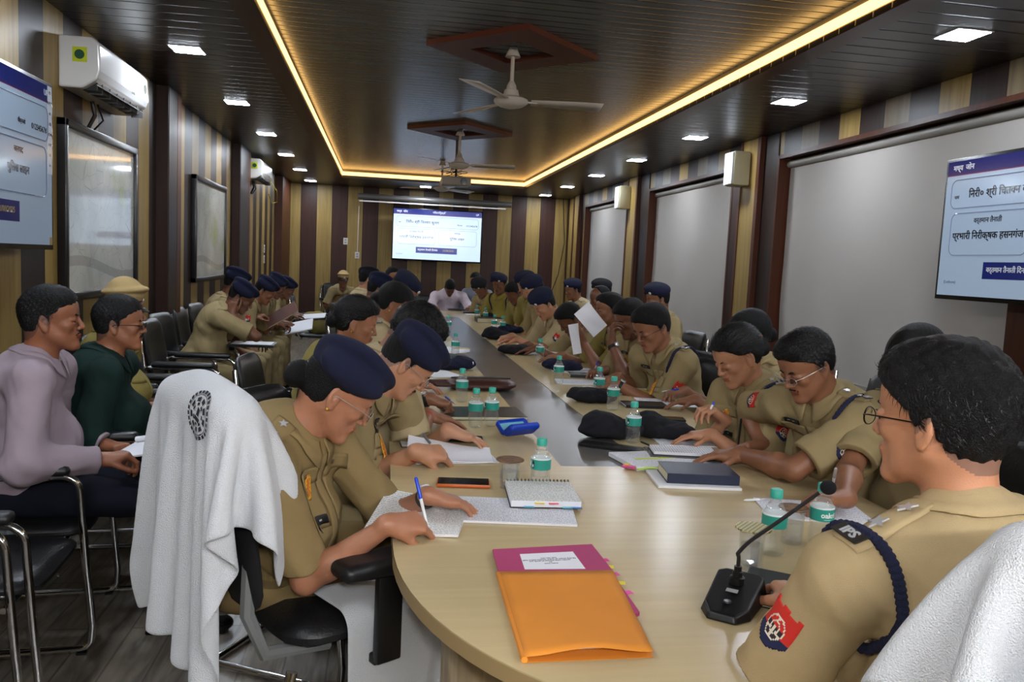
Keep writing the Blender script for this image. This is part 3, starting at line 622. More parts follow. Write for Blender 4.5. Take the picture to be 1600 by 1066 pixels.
    if thread is not None:
        i, m_ = thread; d = nrm(Wr[i]-El[i]); c = Wr[i]-d*.02; X = nrm(np.cross(d, A(0, 0, 1))); Y_ = np.cross(d, X); MM = Matrix([[X[0], Y_[0], d[0], c[0]], [X[1], Y_[1], d[1], c[1]], [X[2], Y_[2], d[2], c[2]], [0, 0, 0, 1]])
        wb = MB(); r = .0275*ar; wb.lathe([(r-.002, -.003), (r+.002, -.003), (r+.002, .003), (r-.002, .003), (r-.002, -.003)], 18, MM); wb.build('wrist_thread', m_, root, smooth=True, world=True)
    return dict(root=root, body=b, shirt=s, O=O, HF=HF, Sh=Sh, El=El, Wr=Wr, hd=hd, P=P, nb=nb, cf=cf, l=l, sp=sp, Sc=Sc, byaw=byaw)
# ------------------------------------------------------------------ the room
BEIGE, DARKB, GREYB, REDB = srgb(148, 122, 70), srgb(44, 25, 18), srgb(44, 32, 28), srgb(72, 36, 20)
def wood(name, cols, axis=None, width=.283, off=0., rough=.42, grain=2, gam=(.72, 1.2)):
    t = NT(name); tc = t.n('ShaderNodeTexCoord'); sp = t.n('ShaderNodeSeparateXYZ'); t.l(tc.outputs['Object'], sp.inputs[0]); X = dict(x=0, y=1)
    mp = t.n('ShaderNodeMapping'); mp.inputs['Scale'].default_value = {2: (26, 26, 1.3), 1: (26, 1.3, 26), 0: (1.3, 26, 26)}[grain]; t.l(tc.outputs['Object'], mp.inputs[0])
    nz = t.n('ShaderNodeTexNoise', Scale=1., Detail=6., Distortion=.6); t.l(mp.outputs[0], nz.inputs['Vector'])
    if axis:
        c = t.math('DIVIDE', t.math('ADD', sp.outputs[X[axis]], off), width); i = t.math('FLOOR', c); fr = t.math('FRACT', c)
        m = t.math('DIVIDE', t.math('ADD', t.math('FLOORED_MODULO', i, float(len(cols))), .5), float(len(cols)))
        cr = t.n('ShaderNodeValToRGB'); cr.color_ramp.interpolation = 'CONSTANT'; e = cr.color_ramp.elements
        e[0].color = cols[0]; e[0].position = 0
        while len(e) < len(cols): e.new(.5)
        for k, q in enumerate(cols): e[k].position = k/len(cols); e[k].color = q
        t.l(m, cr.inputs[0]); base = cr.outputs[0]
        gr = t.math('LESS_THAN', t.math('MINIMUM', fr, t.math('SUBTRACT', 1., fr)), .02)
    else: base = cols[0]; gr = None
    r = t.n('ShaderNodeMapRange', i1=.25, i2=.75, i3=gam[0], i4=gam[1]); t.l(nz.outputs[0], r.inputs[0])
    v = t.n('ShaderNodeVectorMath', _operation='SCALE'); t.l(r.outputs[0], v.inputs['Scale'])
    if axis: t.l(base, v.inputs[0])
    else: v.inputs[0].default_value = base[:3]
    out = v.outputs[0]
    if gr is not None: out = t.mix(gr, out, (.008, .005, .004, 1))
    t.l(out, t.p.inputs['Base Color']); t.p.inputs['Roughness'].default_value = rough; t.p.inputs['Specular IOR Level'].default_value = .28
    b = t.n('ShaderNodeBump', Strength=.12, Distance=.004); t.l(nz.outputs[0], b.inputs['Height']); t.l(b.outputs[0], t.p.inputs['Normal'])
    return t.m
M_WALL_L = wood('striped_panels_left', [BEIGE, DARKB, BEIGE, GREYB], 'y', .283, -.20)
M_WALL_B = wood('striped_panels_back', [BEIGE, srgb(58, 32, 24)], 'x', .277, .05+.283*10)
M_WALL_R = wood('striped_panels_right', [BEIGE, DARKB, srgb(112, 98, 76), GREYB], 'y', .287, .09)
M_DARK = wood('dark_walnut', [DARKB]); M_REDW = wood('red_walnut', [REDB]); M_GREYW = wood('grey_walnut', [GREYB]); M_BEIGEW = wood('beige_wood', [BEIGE])
def planks(name, col, w_, rough, groove, axis=1):
    t = NT(name); tc = t.n('ShaderNodeTexCoord'); sp = t.n('ShaderNodeSeparateXYZ'); t.l(tc.outputs['Object'], sp.inputs[0])
    fr = t.math('FRACT', t.math('DIVIDE', sp.outputs[axis], w_)); e = t.math('MINIMUM', fr, t.math('SUBTRACT', 1., fr)); g = t.math('LESS_THAN', e, groove)
    nz = t.n('ShaderNodeTexNoise', Scale=3., Detail=5.); mp = t.n('ShaderNodeMapping'); mp.inputs['Scale'].default_value = (.5, 14, 1); t.l(tc.outputs['Object'], mp.inputs[0]); t.l(mp.outputs[0], nz.inputs['Vector'])
    r = t.n('ShaderNodeMapRange', i1=.3, i2=.7, i3=.75, i4=1.2); t.l(nz.outputs[0], r.inputs[0]); v = t.n('ShaderNodeVectorMath', _operation='SCALE'); v.inputs[0].default_value = col[:3]; t.l(r.outputs[0], v.inputs['Scale'])
    t.l(t.mix(g, v.outputs[0], (.004, .003, .003, 1)), t.p.inputs['Base Color']); t.p.inputs['Roughness'].default_value = rough
    h = t.math('MINIMUM', t.math('MULTIPLY', e, 14.), 1.); b = t.n('ShaderNodeBump', Strength=.8, Distance=.006); t.l(h, b.inputs['Height']); t.l(b.outputs[0], t.p.inputs['Normal']); return t.m
M_SOFFIT = planks('brown_ceiling_planks', srgb(36, 27, 24), .15, .32, .03); M_TRAY = planks('olive_ceiling_ribs', srgb(84, 94, 100), .10, .26, .07)
fl = NT('vinyl_plank_floor'); tc = fl.n('ShaderNodeTexCoord'); mp = fl.n('ShaderNodeMapping'); mp.inputs['Scale'].default_value = (9, 1.2, 1); mp.inputs['Rotation'].default_value = (0, 0, .0); fl.l(tc.outputs['Object'], mp.inputs[0])
nz = fl.n('ShaderNodeTexNoise', Scale=2.2, Detail=7., Distortion=1.2); fl.l(mp.outputs[0], nz.inputs['Vector']); br = fl.n('ShaderNodeTexBrick', Scale=1., Mortar_Size=.004, Brick_Width=.9, Row_Height=.15)
br.inputs['Color1'].default_value = (.8, .8, .8, 1); br.inputs['Color2'].default_value = (1, 1, 1, 1); br.inputs['Mortar'].default_value = (.3, .3, .3, 1)
m2 = fl.n('ShaderNodeMapping'); m2.inputs['Rotation'].default_value = (0, 0, math.pi/2); fl.l(tc.outputs['Object'], m2.inputs[0]); fl.l(m2.outputs[0], br.inputs['Vector'])
cr = fl.n('ShaderNodeValToRGB'); cr.color_ramp.elements[0].position = .3; cr.color_ramp.elements[0].color = srgb(72, 64, 56); cr.color_ramp.elements[1].position = .72; cr.color_ramp.elements[1].color = srgb(138, 128, 114); fl.l(nz.outputs[0], cr.inputs[0])
x = fl.n('ShaderNodeMix', _data_type='RGBA', _blend_type='MULTIPLY'); x.inputs[0].default_value = .8; fl.l(cr.outputs[0], x.inputs[6]); fl.l(br.outputs[0], x.inputs[7]); fl.l(x.outputs[2], fl.p.inputs['Base Color']); fl.p.inputs['Roughness'].default_value = .35
M_FLOOR = fl.m
struct(MB().box(WL-.1, WR+.3, WF-.1, WB+.1, -.1, 0), 'floor', M_FLOOR)
struct(MB().box(WL-.1, WL, WF, WB, 0, 2.9), 'wall_left', M_WALL_L); struct(MB().box(WL-.1, WR+.2, WB, WB+.1, 0, 2.9), 'wall_back', M_WALL_B)
struct(MB().box(WL-.1, WR+.2, WF-.1, WF, 0, 2.9), 'wall_front', M_WALL_B)
# right wall: three window openings
WIN = [(4.0, 6.86), (7.82, 10.42), (11.32, 13.85)]; WT, WBm = 2.50, .62; XR = WR
mb = MB(); ys = [WF]+[y for w_ in WIN for y in w_]+[WB]
mb.box(XR, XR+.2, WF, WB, WT, 2.9); mb.box(XR, XR+.2, WF, WB, 0, WBm)
for i in range(0, len(ys), 2): mb.box(XR, XR+.2, ys[i], ys[i+1], WBm, WT)
struct(mb, 'wall_right', M_WALL_R)
n = 1
for y0, y1 in WIN:
    mb = MB(); mb.box(XR-.015, XR+.12, y0-.02, y0+.015, WBm, WT+.02); mb.box(XR-.015, XR+.12, y1-.015, y1+.02, WBm, WT+.02); mb.box(XR-.015, XR+.12, y0, y1, WT-.015, WT+.02); mb.box(XR-.03, XR+.12, y0, y1, WBm-.03, WBm)
    fr = tag(bpy.data.objects.new('window_%d' % n, None), kind='structure'); C.objects.link(fr)
    mb.build('window_frame', M_REDW, fr); MB().box(XR+.17, XR+.18, y0, y1, WBm, WT).build('window_glass', mat('window_glass', srgb(30, 34, 40), .05), fr); n += 1
    t = thing('roller_blind', 'grey roller blind over the %s window of the right wall' % ('nearest', 'middle', 'farthest')[n-2], 'blind', (XR+.09, (y0+y1)/2, WT-.05), 0, 'roller blinds on the right wall')
    bm_ = MB(); P = []
    for j, z in enumerate(np.linspace(WT-.07, WBm+.03, 40)):
        row = []
        for i, y in enumerate(np.linspace(y0+.06, y1-.04, 60)):
            u_ = (y-y0)/(y1-y0); dn = max(0, (1.55-z)); row.append((XR+.085+.012*dn*math.sin(u_*17+z*3+n)+.010*dn*math.sin(u_*31-z*5), y, z))
        P.append(row)
    bm_.grid(P); bl = bm_.build('blind_fabric', mat('blind_fabric', srgb(176, 170, 164), .8, bump=(500, .2)), t, smooth=True, world=True)
    r_ = MB(); r_.tube([(XR+.085, y0+.05, WT-.06), (XR+.085, y1-.03, WT-.06)], .034, 14); r_.build('blind_roller', mat('roller', srgb(140, 136, 130), .5), t, smooth=True, world=True)
    MB().box(XR+.07, XR+.10, y0+.06, y1-.04, WBm+.02, WBm+.05).build('bottom_bar', mat('roller', srgb(140, 136, 130), .5), t, world=True)
k = 1
def trim(mb, m, side):
    global k; o = struct(mb, 'trim_%d' % k, m); k += 1; return o
for a, b in ((7.20, 7.52), (10.86, 11.22), (14.2, 14.5)):     # beige pilasters between the windows, edged in walnut
    trim(MB().box(XR-.05, XR, a, b, 0, CZ), M_BEIGEW, 'r'); trim(MB().box(XR-.06, XR, a-.06, a, 0, CZ).box(XR-.06, XR, b, b+.05, 0, CZ), M_REDW, 'r')
trim(MB().box(XR-.012, XR, 6.88, 7.14, 0, CZ), M_GREYW, 'r'); trim(MB().box(XR-.012, XR, 10.44, 10.80, 0, CZ), M_GREYW, 'r'); trim(MB().box(XR-.05, XR, 3.1, 3.98, 0, CZ), M_REDW, 'r'); trim(MB().box(XR-.012, XR, 7.58, 7.80, 0, CZ), M_DARK, 'r')
for a, b in ((6.90, 7.32), (10.2, 10.95)):                    # walnut pilasters on the left wall
    trim(MB().box(WL, WL+.09, a, b, 0, CZ), M_DARK, 'l'); trim(MB().box(WL+.09, WL+.094, a+.02, b-.14, 0, CZ), M_GREYW, 'l'); trim(MB().box(WL+.09, WL+.094, b-.13, b, 0, CZ), M_REDW, 'l')
trim(MB().box(WL, WL+.12, 14.1, 15.3, 0, CZ), M_REDW, 'l')
struct(MB().box(WL, WL+.015, WF, WB, 0, .1), 'baseboard_left', M_DARK); struct(MB().box(WR-.015, WR, WF, WB, 0, .1), 'baseboard_right', M_DARK); struct(MB().box(WL, WR, WB-.015, WB, 0, .1), 'baseboard_back', M_DARK)
# ceilings: lower ring and raised tray
TX0, TX1, TY0, TY1, TZ = -.69, 2.31, -1.2, 13.62, 2.84
mb = MB(); mb.box(WL, TX0, WF, WB, CZ, CZ+.03); mb.box(TX1, WR+.01, WF, WB, CZ, CZ+.03); mb.box(TX0, TX1, TY1, WB, CZ, CZ+.03); mb.box(TX0, TX1, WF, TY0, CZ, CZ+.03); struct(mb, 'ceiling_lower', M_SOFFIT)
struct(MB().box(TX0-.1, TX1+.1, TY0-.1, TY1+.1, TZ, TZ+.05), 'ceiling_tray', M_TRAY)
rb = MB(); rb.box(TX0-.012, TX0, TY0, TY1, CZ+.03, TZ); rb.box(TX1, TX1+.012, TY0, TY1, CZ+.03, TZ); rb.box(TX0, TX1, TY1, TY1+.012, CZ+.03, TZ); rb.box(TX0, TX1, TY0-.012, TY0, CZ+.03, TZ); struct(rb, 'ceiling_riser', mat('riser_cream', srgb(200, 180, 140), .6))
rb = MB(); e_ = .13; rb.box(TX0-e_, TX0+.004, TY0, TY1+e_, CZ-.006, CZ); rb.box(TX1-.004, TX1+e_, TY0, TY1+e_, CZ-.006, CZ); rb.box(TX0, TX1, TY1-.004, TY1+e_, CZ-.006, CZ); trim(rb, mat('tray_edging', srgb(66, 32, 16), .35), 'c')
M_LED = mat('warm_led', (1, .6, .2, 1), .5, emit=((1, .56, .17, 1), COVE_EMIT))
for nm, bx, lab in (('l', (TX0, TX0+.006, TY0, TY1), 'along the left edge'), ('r', (TX1-.006, TX1, TY0, TY1), 'along the right edge'), ('b', (TX0, TX1, TY1-.006, TY1), 'along the far edge')):
    tag(MB().box(*bx, CZ+.036, TZ-.030).build('led_strip', M_LED), 'warm glowing light strip %s of the raised ceiling' % lab, 'light strip', 'cove light strips')
M_PANEL = mat('panel_light', (1, 1, 1, 1), .5, emit=((.82, .9, 1, 1), PANEL_EMIT)); M_PFR = mat('panel_frame', srgb(200, 200, 200), .4)
names = ['nearest', 'second nearest', 'third', 'fourth', 'fifth', 'sixth', 'farthest']
def ceiling_light(x, y, lab):
    t = thing('ceiling_light', lab, 'light', (x, y, CZ), 0, 'square ceiling lights'); MB().box(-.10, .10, -.10, .10, -.003, 0).build('light_frame', M_PFR, t); MB().box(-.090, .090, -.090, .090, -.0042, -.003).build('diffuser', M_PANEL, t)
FB = ['nearest', 'second from the front', 'third from the front', 'fourth from the front', 'fifth from the front', 'sixth from the front', 'farthest', 'seventh from the front']
for sd, x_, y0_, nn in (('left', -1.28, 5.62, 6), ('right', 2.886, 3.86, 7)):
    for i in range(-3, nn):
        y = y0_+1.802*i
        if y < WF+.2: continue
        if i >= 0: ceiling_light(x_, y, '%s of the square white lights along the %s ceiling edge' % ('farthest' if i == nn-1 else FB[i], sd))
        else: ceiling_light(x_, y, 'square white light above the %s side of the room %s' % (sd, ('just out of view', 'over the near table end', 'behind the viewer')[-i-1]))
M_FILL = mat('fill_glow', (1, 1, 1, 1), .5, emit=((.93, .96, 1, 1), FILL_EMIT))
for i, x_ in enumerate((.2, 1.3, 2.5)):               # unseen tubes added behind the camera to brighten surfaces facing it
    t = thing('fill_tube', 'added white fill tube on the front wall behind the viewer, %s' % ('left', 'middle', 'right')[i], 'light', (x_, WF+.03, 2.36), 0, 'added fill tubes on the front wall')
    MB().box(-.61, .61, -.03, .02, -.02, .02).build('batten', M_PFR, t); MB().tube([(-.58, .036, 0), (.58, .036, 0)], .014, 12).build('tube', M_FILL, t, smooth=True)
ceiling_light(.70, 14.45, 'square white ceiling light above the far wall screen, behind the projector')
# ceiling fans
M_FAN = mat('fan_white', srgb(190, 182, 172), .35)
def fan(y, x, rz, lab, frame=True, hz=2.50):
    if frame:
        fm = MB(); o_, i_ = .56, .28; M4 = Matrix.Translation((x, y, TZ-.035))
        for s_ in range(4):
            a = s_*math.pi/2; R = M4 @ Matrix.Rotation(a, 4, 'Z'); fm.add([(o_, 0, 0), (0, o_, 0), (0, i_, 0), (i_, 0, 0), (o_, 0, .035), (0, o_, .035), (0, i_, .035), (i_, 0, .035)], [(0, 1, 2, 3), (4, 7, 6, 5), (0, 4, 5, 1), (3, 2, 6, 7), (1, 5, 6, 2), (0, 3, 7, 4)], R)
        tag(fm.build('ceiling_frame', mat('fan_frame_wood', srgb(84, 38, 26), .5)), 'dark red diamond frame on the ceiling around the %s fan' % lab, 'ceiling frame', 'diamond ceiling frames')
    t = thing('ceiling_fan', 'white three-blade ceiling fan, %s of the three' % lab, 'fan', (x, y, hz), rz, 'ceiling fans')
    m = MB(); m.tube([(0, 0, .06), (0, 0, TZ-hz-.01)], .013, 10); m.lathe([(.05, TZ-hz-.06), (.035, TZ-hz-.02), (.03, TZ-hz-.001)], 16); m.build('downrod', M_FAN, t, smooth=True)
    m = MB(); m.lathe([(.014, .13), (.03, .10), (.034, .075), (.045, .07), (.055, .03), (.06, .015)], 20); m.build('canopy_cup', M_FAN, t, smooth=True)
    m = MB(); m.lathe([(.0, -.045), (.04, -.043), (.08, -.032), (.108, -.012), (.113, 0), (.108, .012), (.08, .024), (.03, .03)], 28); m.build('motor_housing', M_FAN, t, smooth=True)
    for a in (0, 120, 240):
        m = MB(); R = Matrix.Rotation(math.radians(a), 4, 'Z'); P = []
        for x_ in np.linspace(.13, .60, 8):
            w_ = .045+.022*min(1, (x_-.13)/.3); P.append([(x_, y_, .0+y_*-.18) for y_ in (-w_, 0, w_)])
        m.grid(P, R); b_ = m.build('blade', M_FAN, t, smooth=True); md = b_.modifiers.new('t', 'SOLIDIFY'); md.thickness = .004
        m = MB(); m.box(.09, .17, -.015, .015, -.006, .002, R); m.build('blade_arm', M_FAN, b_)
fan(5.33, .79, math.radians(-3), 'nearest'); fan(8.75, .77, math.radians(-12), 'middle', hz=2.47); fan(11.6, .79, math.radians(40), 'farthest', frame=False, hz=2.46)
# projector
t = thing('projector', 'grey ceiling projector with tangled black cables, in front of the far wall screen', 'projector', (.80, 9.45, 2.31), 0)
MB().box(-.165, .165, -.14, .14, 0, .09, bev=.012).build('casing', mat('projector_grey', srgb(150, 142, 132), .5), t, auto=40)
m = MB(); m.tube([(0, 0, .09), (0, 0, .525)], .014, 10); m.box(-.06, .06, -.06, .06, .09, .10); m.build('mount', M_BLACKP, t)
m = MB(); m.lathe([(.0, .0), (.038, .0), (.04, .03), (.03, .03)], 20, Matrix.Translation((.08, -.14, .045)) @ Matrix.Rotation(math.pi/2, 4, 'X')); m.build('lens', mat('lens_black', srgb(15, 15, 20), .08), t, smooth=True)
for q in range(4):
    pts = [(-.12+.06*q+.06*math.sin(a*2+q), -.10+.02*math.cos(a*3+q), .10+.035*math.sin(a+q)**2+.012*a) for a in np.linspace(0, 4.2, 22)]; MB().tube(pts+[(0, 0, .25+.03*q)], .004, 6).build('cable', M_BLACKP, t, smooth=True)
# rolled-up projection screen
t = thing('projection_screen', 'long grey rolled up projection screen housing above the far wall screen', 'projection screen', (.95, 14.95, 2.53))
MB().tube([(-1.42, 0, 0), (1.36, 0, 0)], .052, 16).build('housing', mat('screen_housing', srgb(120, 118, 116), .3, metal=.3), t, smooth=True); MB().box(-1.40, 1.26, -.012, .012, -.095, -.07).build('bottom_bar', M_SILVER, t)
for x_ in (-1.3, 1.25): MB().box(x_-.02, x_+.02, 0, .35, .0, .04).build('bracket', M_BLACKP, t)
# ------------------------------------------------------------------ screens
M_BEZ = mat('tv_bezel', srgb(14, 14, 16), .25)
def emi(name, rgb, k=1.): c = srgb(*rgb); return mat(name, tuple(x*.3 for x in c[:3])+(1,), .12, emit=(c, k))
def tv(label, origin, rz, w_, h_, items, sc, dim, tilt=0, key='a'):
    """screen faces -y of its own frame; x to the right, z up, origin at the middle"""
    t = thing('wall_screen', label, 'screen', origin, rz); t.rotation_euler = (tilt, 0, rz)
    MB().box(-w_/2-.018, w_/2+.018, 0, .055, -h_/2-.025, h_/2+.018, bev=.004).build('bezel', M_BEZ, t, auto=40)
    pal = [emi('screen_pale_'+key, (190, 212, 238), dim), emi('screen_navy_'+key, (32, 44, 120), dim), emi('screen_line_'+key, (120, 135, 170), dim), emi('screen_ink_'+key, (30, 32, 48), dim*.5), emi('screen_white_'+key, (235, 240, 250), dim), emi('screen_maroon_'+key, (120, 40, 90), dim), emi('screen_gold_'+key, (170, 150, 110), dim), emi('screen_card_'+key, (208, 226, 246), dim)]
    m = MB()
    def rect(k, x0, x1, z0, z1, d): m.k = k; m.box(x0*w_/2, x1*w_/2, -d, 0, z0*h_/2, z1*h_/2)
    rect(0, -1, 1, -1, 1, .001)
    for it in items:
        if it[0] == 'r': rect(it[1], *it[2:6], .0016 if len(it) < 7 else it[6])
        elif it[0] == 'o':                              # rounded outline
            x0, x1, z0, z1 = it[2]*w_/2, it[3]*w_/2, it[4]*h_/2, it[5]*h_/2; r = .03*w_; pts = []
            for cx_, cz_, a0 in ((x1-r, z1-r, 0), (x0+r, z1-r, 90), (x0+r, z0+r, 180), (x1-r, z0+r, 270)):
                for a in range(0, 91, 15): pts.append((cx_+r*math.cos(math.radians(a0+a)), -.002, cz_+r*math.sin(math.radians(a0+a))))
            m.k = it[1]; m.tube(pts+[pts[0]], .0022, 4, cap=False)
        else:
            k_, s_, x_, z_, sz = it[1:6]; m.k = k_; add_text(m, s_, sz*h_, Matrix.Translation((x_*w_/2, -.0026, z_*h_/2)) @ Matrix.Rotation(math.pi/2, 4, 'X'), bold=.0008 if sz > .05 else .0003, align=it[6] if len(it) > 6 else 'CENTER')
    m.build('screen_picture', pal, t); return t
ITEMS = [('r', 1, -1, 1, .80, 1), ('r', 5, -1, 1, .785, .80), ('t', 4, 'मध्य  जोन', -.93, .895, .055, 'LEFT'), ('t', 4, 'नियतनियुक्ति', .02, .90, .05), ('t', 4, 'UP', .9, .90, .05),
         ('o', 2, -.93, .93, .30, .72), ('t', 3, 'नाम', -.86, .46, .035), ('t', 3, 'निरी० श्री चितवन कुमार'.replace('नि', 'िन').replace('चि', 'िच'), -.72, .49, .075, 'LEFT'), ('t', 3, 'पीएनओ', .50, .44, .035), ('t', 3, '012345678', .78, .43, .05),
         ('o', 2, -.90, -.05, -.40, .22), ('o', 2, .03, .90, -.40, .22), ('t', 3, 'वर्तमान तैनाती', -.48, .10, .05), ('t', 3, 'प्रभारी िनरीक्षक हसनगंज', -.48, -.12, .07), ('t', 3, 'जनपद', .45, .10, .05), ('t', 3, 'पुिलस लाइन', .45, -.12, .065),
         ('r', 1, -.48, .46, -.74, -.50), ('t', 4, 'वर्तमान तैनाती िदनांक', -.44, -.61, .05, 'LEFT'), ('t', 6, '22/08/2025', .26, -.61, .05), ('t', 2, '(Lucknow)', -.85, -.80, .03)]
tv('bright wall screen with Hindi slide in the middle of the far striped wall', (.97, 14.93, 1.90), 0, 1.60, .90, ITEMS, 1, .29, key='far')
tv('large wall screen on the right wall showing a blue and white Hindi slide', (3.24, 3.66, 1.77), math.radians(-90), 1.36, .765, ITEMS, 1, .085, key='right')
tl = tv('large wall screen on the left wall with a strip of channel labels', (-1.68, 3.81, 1.83), math.radians(90), 1.40, .79, [i for i in ITEMS if not (i[0] == 't' and 'निर' in i[2])]+[('r', 4, .93, 1., -.1, 1, .003)]+[('t', 3, s_, .965, .92-.13*j, .026) for j, s_ in enumerate(('HD', 'INPUT', '4K', 'USB', 'HDMI', 'WIFI', 'AV', 'A+'))]+[('r', 6, .95, 1., -1, -.9, .003)], 1, .035, key='left')
MB().box(-.2, .2, .055, .20, -.15, .15).build('wall_mount', M_BLACKP, bpy.data.objects['wall_screen.001']); MB().box(-.2, .2, .055, .12, -.15, .15).build('wall_mount', M_BLACKP, tl)
MB().box(-.2, .2, .055, .37, -.15, .15).build('wall_mount', M_BLACKP, bpy.data.objects['wall_screen'])
# framed maps on the left wall
def map_mat(seed):
    t = NT('map_sheet_%d' % seed); tc = t.n('ShaderNodeTexCoord'); n1 = t.n('ShaderNodeTexNoise', Scale=2.2, Detail=8., Distortion=.4); n1.noise_dimensions = '4D'; n1.inputs['W'].default_value = seed; t.l(tc.outputs['Object'], n1.inputs['Vector'])
    vo = t.n('ShaderNodeTexVoronoi', Scale=9.); vo.feature = 'DISTANCE_TO_EDGE'; t.l(tc.outputs['Object'], vo.inputs['Vector']); ln = t.math('LESS_THAN', vo.outputs['Distance'], .012)
    n2 = t.n('ShaderNodeTexNoise', Scale=1.6, Detail=5.); n2.noise_dimensions = '4D'; n2.inputs['W'].default_value = seed+4; t.l(tc.outputs['Object'], n2.inputs['Vector']); gr = t.n('ShaderNodeMapRange', i1=.60, i2=.66); t.l(n2.outputs[0], gr.inputs[0])
    sp = t.n('ShaderNodeSeparateXYZ'); t.l(tc.outputs['Object'], sp.inputs[0]); riv = t.math('ABSOLUTE', t.math('ADD', t.math('ADD', sp.outputs[2], .33), t.math('MULTIPLY', t.math('SINE', t.math('MULTIPLY', sp.outputs[0], 3.5)), .05))); rv = t.math('LESS_THAN', riv, .03)
    r = t.n('ShaderNodeMapRange', i1=.3, i2=.7, i3=0., i4=1.); t.l(n1.outputs[0], r.inputs[0]); c = t.mix(r.outputs[0], srgb(168, 168, 160), srgb(206, 204, 198)); c = t.mix(t.math('MULTIPLY', gr.outputs[0], .5), c, srgb(165, 175, 110)); c = t.mix(t.math('MULTIPLY', ln, .35), c, srgb(120, 118, 112)); c = t.mix(t.math('MULTIPLY', rv, .5), c, srgb(140, 138, 136)); t.l(c, t.p.inputs['Base Color']); t.p.inputs['Roughness'].default_value = .06
    return t.m
for (y0, y1, z0, z1, lab, sd) in ((4.9, 6.24, 1.12, 2.14, 'large framed city map under glass on the left wall below the air conditioner', 1), (8.10, 9.62, 1.13, 2.15, 'smaller looking framed map on the left wall between the dark pilasters', 5)):
    t = thing('framed_map', lab, 'map', (WL+.02, (y0+y1)/2, (z0+z1)/2), math.radians(90), 'framed maps'); w_, h_ = (y1-y0)/2, (z1-z0)/2
    m = MB(); f_ = .045; m.box(-w_, w_, -.03, .02, h_-f_, h_, bev=.005); m.box(-w_, w_, -.03, .02, -h_, -h_+f_, bev=.005); m.box(-w_, -w_+f_, -.03, .02, -h_, h_, bev=.005); m.box(w_-f_, w_, -.03, .02, -h_, h_, bev=.005); m.build('frame', mat('frame_black', srgb(22, 20, 22), .3), t, auto=40)
    MB().box(-w_+.02, w_-.02, -.012, 0, -h_+.02, h_-.02).build('map_sheet', map_mat(sd), t)
# air conditioners
def aircon(y0, y1, z0, z1, lab, lead=True):
    t = thing('air_conditioner', lab, 'air conditioner', (WL, (y0+y1)/2, (z0+z1)/2), math.radians(90), 'wall air conditioners'); w_, h_ = (y1-y0)/2, (z1-z0)/2; D = .22
    prof = [(0, -h_), (-D*.55, -h_), (-D*.92, -h_*.62), (-D, -h_*.30), (-D*.97, h_*.75), (-D*.80, h_), (0, h_)]
    m = MB(); v = [(x_, y_, z_) for x_ in (-w_, w_) for y_, z_ in prof]; n_ = len(prof); m.add(v, [tuple(range(n_)), tuple(range(n_, 2*n_))[::-1]]+[(i, i+1, n_+i+1, n_+i) for i in range(n_-1)]+[(n_-1, 0, n_, 2*n_-1)])
    bo_ = m.build('casing', mat('ac_white', srgb(205, 203, 200), .22, coat=.2), t); md = bo_.modifiers.new('b', 'BEVEL'); md.width = .012; md.segments = 3; md.limit_method = 'ANGLE'
    MB().box(-w_+.05, w_-.10, -D*.86, -D*.50, -h_-.004, -h_*.70, bev=.004).build('air_outlet', mat('ac_slot', srgb(22, 22, 24), .5), t); fl_ = MB(); fl_.box(-w_+.05, w_-.10, -.012, .075, -.002, .002, Matrix.Translation((0, -D*.93, -h_*.86)) @ Matrix.Rotation(.5, 4, 'X')); fl_.build('flap', mat('ac_white', srgb(205, 203, 200), .22), t)
    for j in range(7): MB().box(-w_+.12+j*.13, -w_+.125+j*.13, -D*.88, -D*.55, -h_-.012, -h_*.6).build('vane', mat('ac_vane', srgb(90, 90, 92), .5), t)
    lb = MB(); lb.k = 0; lb.box(-w_-.003, -w_, -.150, -.075, .0, .08); lb.k = 1; lb.lathe([(0, .002), (.026, .002), (.026, 0)], 20, Matrix.Translation((-w_-.003, -.112, .04)) @ Matrix.Rotation(-math.pi/2, 4, 'Y')); lb.build('energy_sticker', [mat('sticker_yellow', srgb(180, 190, 20), .6), mat('sticker_green', srgb(20, 70, 50), .6)], t)
    lb = MB(); lb.k = 0; lb.lathe([(0, .002), (.03, .002), (.03, 0)], 20, Matrix.Translation((w_-.07, -D*.985, .03)) @ Matrix.Rotation(math.pi/2, 4, 'X')); add_text(lb, 'LLOYD', .022, Matrix.Translation((w_-.34, -D-.002, -.045)) @ Matrix.Rotation(math.pi/2, 4, 'X')); lb.build('maker_badge', mat('badge_grey', srgb(90, 95, 80), .5), t)
    MB().tube([(w_-.5, -.03, -h_), (w_-.48, -.04, -h_-.08), (w_-.52, -.012, -h_-.17)], .012, 8).build('drain_pipe', M_BLACKP, t, smooth=True)
    MB().tube([(w_-.40, -.03, -h_), (w_-.36, -.05, -h_-.09), (w_-.43, -.01, -h_-.17)], .006, 8).build('cable', M_BLACKP, t, smooth=True)
aircon(4.93, 5.87, 2.31, 2.59, 'nearest white split air conditioner on the left wall above the map'); aircon(11.13, 12.05, 2.40, 2.66, 'small far white air conditioner on the left wall beyond the pilaster')
t = thing('yellow_cable', 'thin yellow cable looping on the left wall beside the far air conditioner', 'cable', (WL+.05, 12.6, 2.4)); t2 = MB().tube([(0, 0, .05), (.05, .2, .1), (.10, .5, .0), (.08, .7, -.16), (.04, .4, -.2), (.02, .2, -.08)], .008, 6).build('cable_loop', mat('yellow_cable', srgb(150, 130, 40), .6), t, smooth=True)
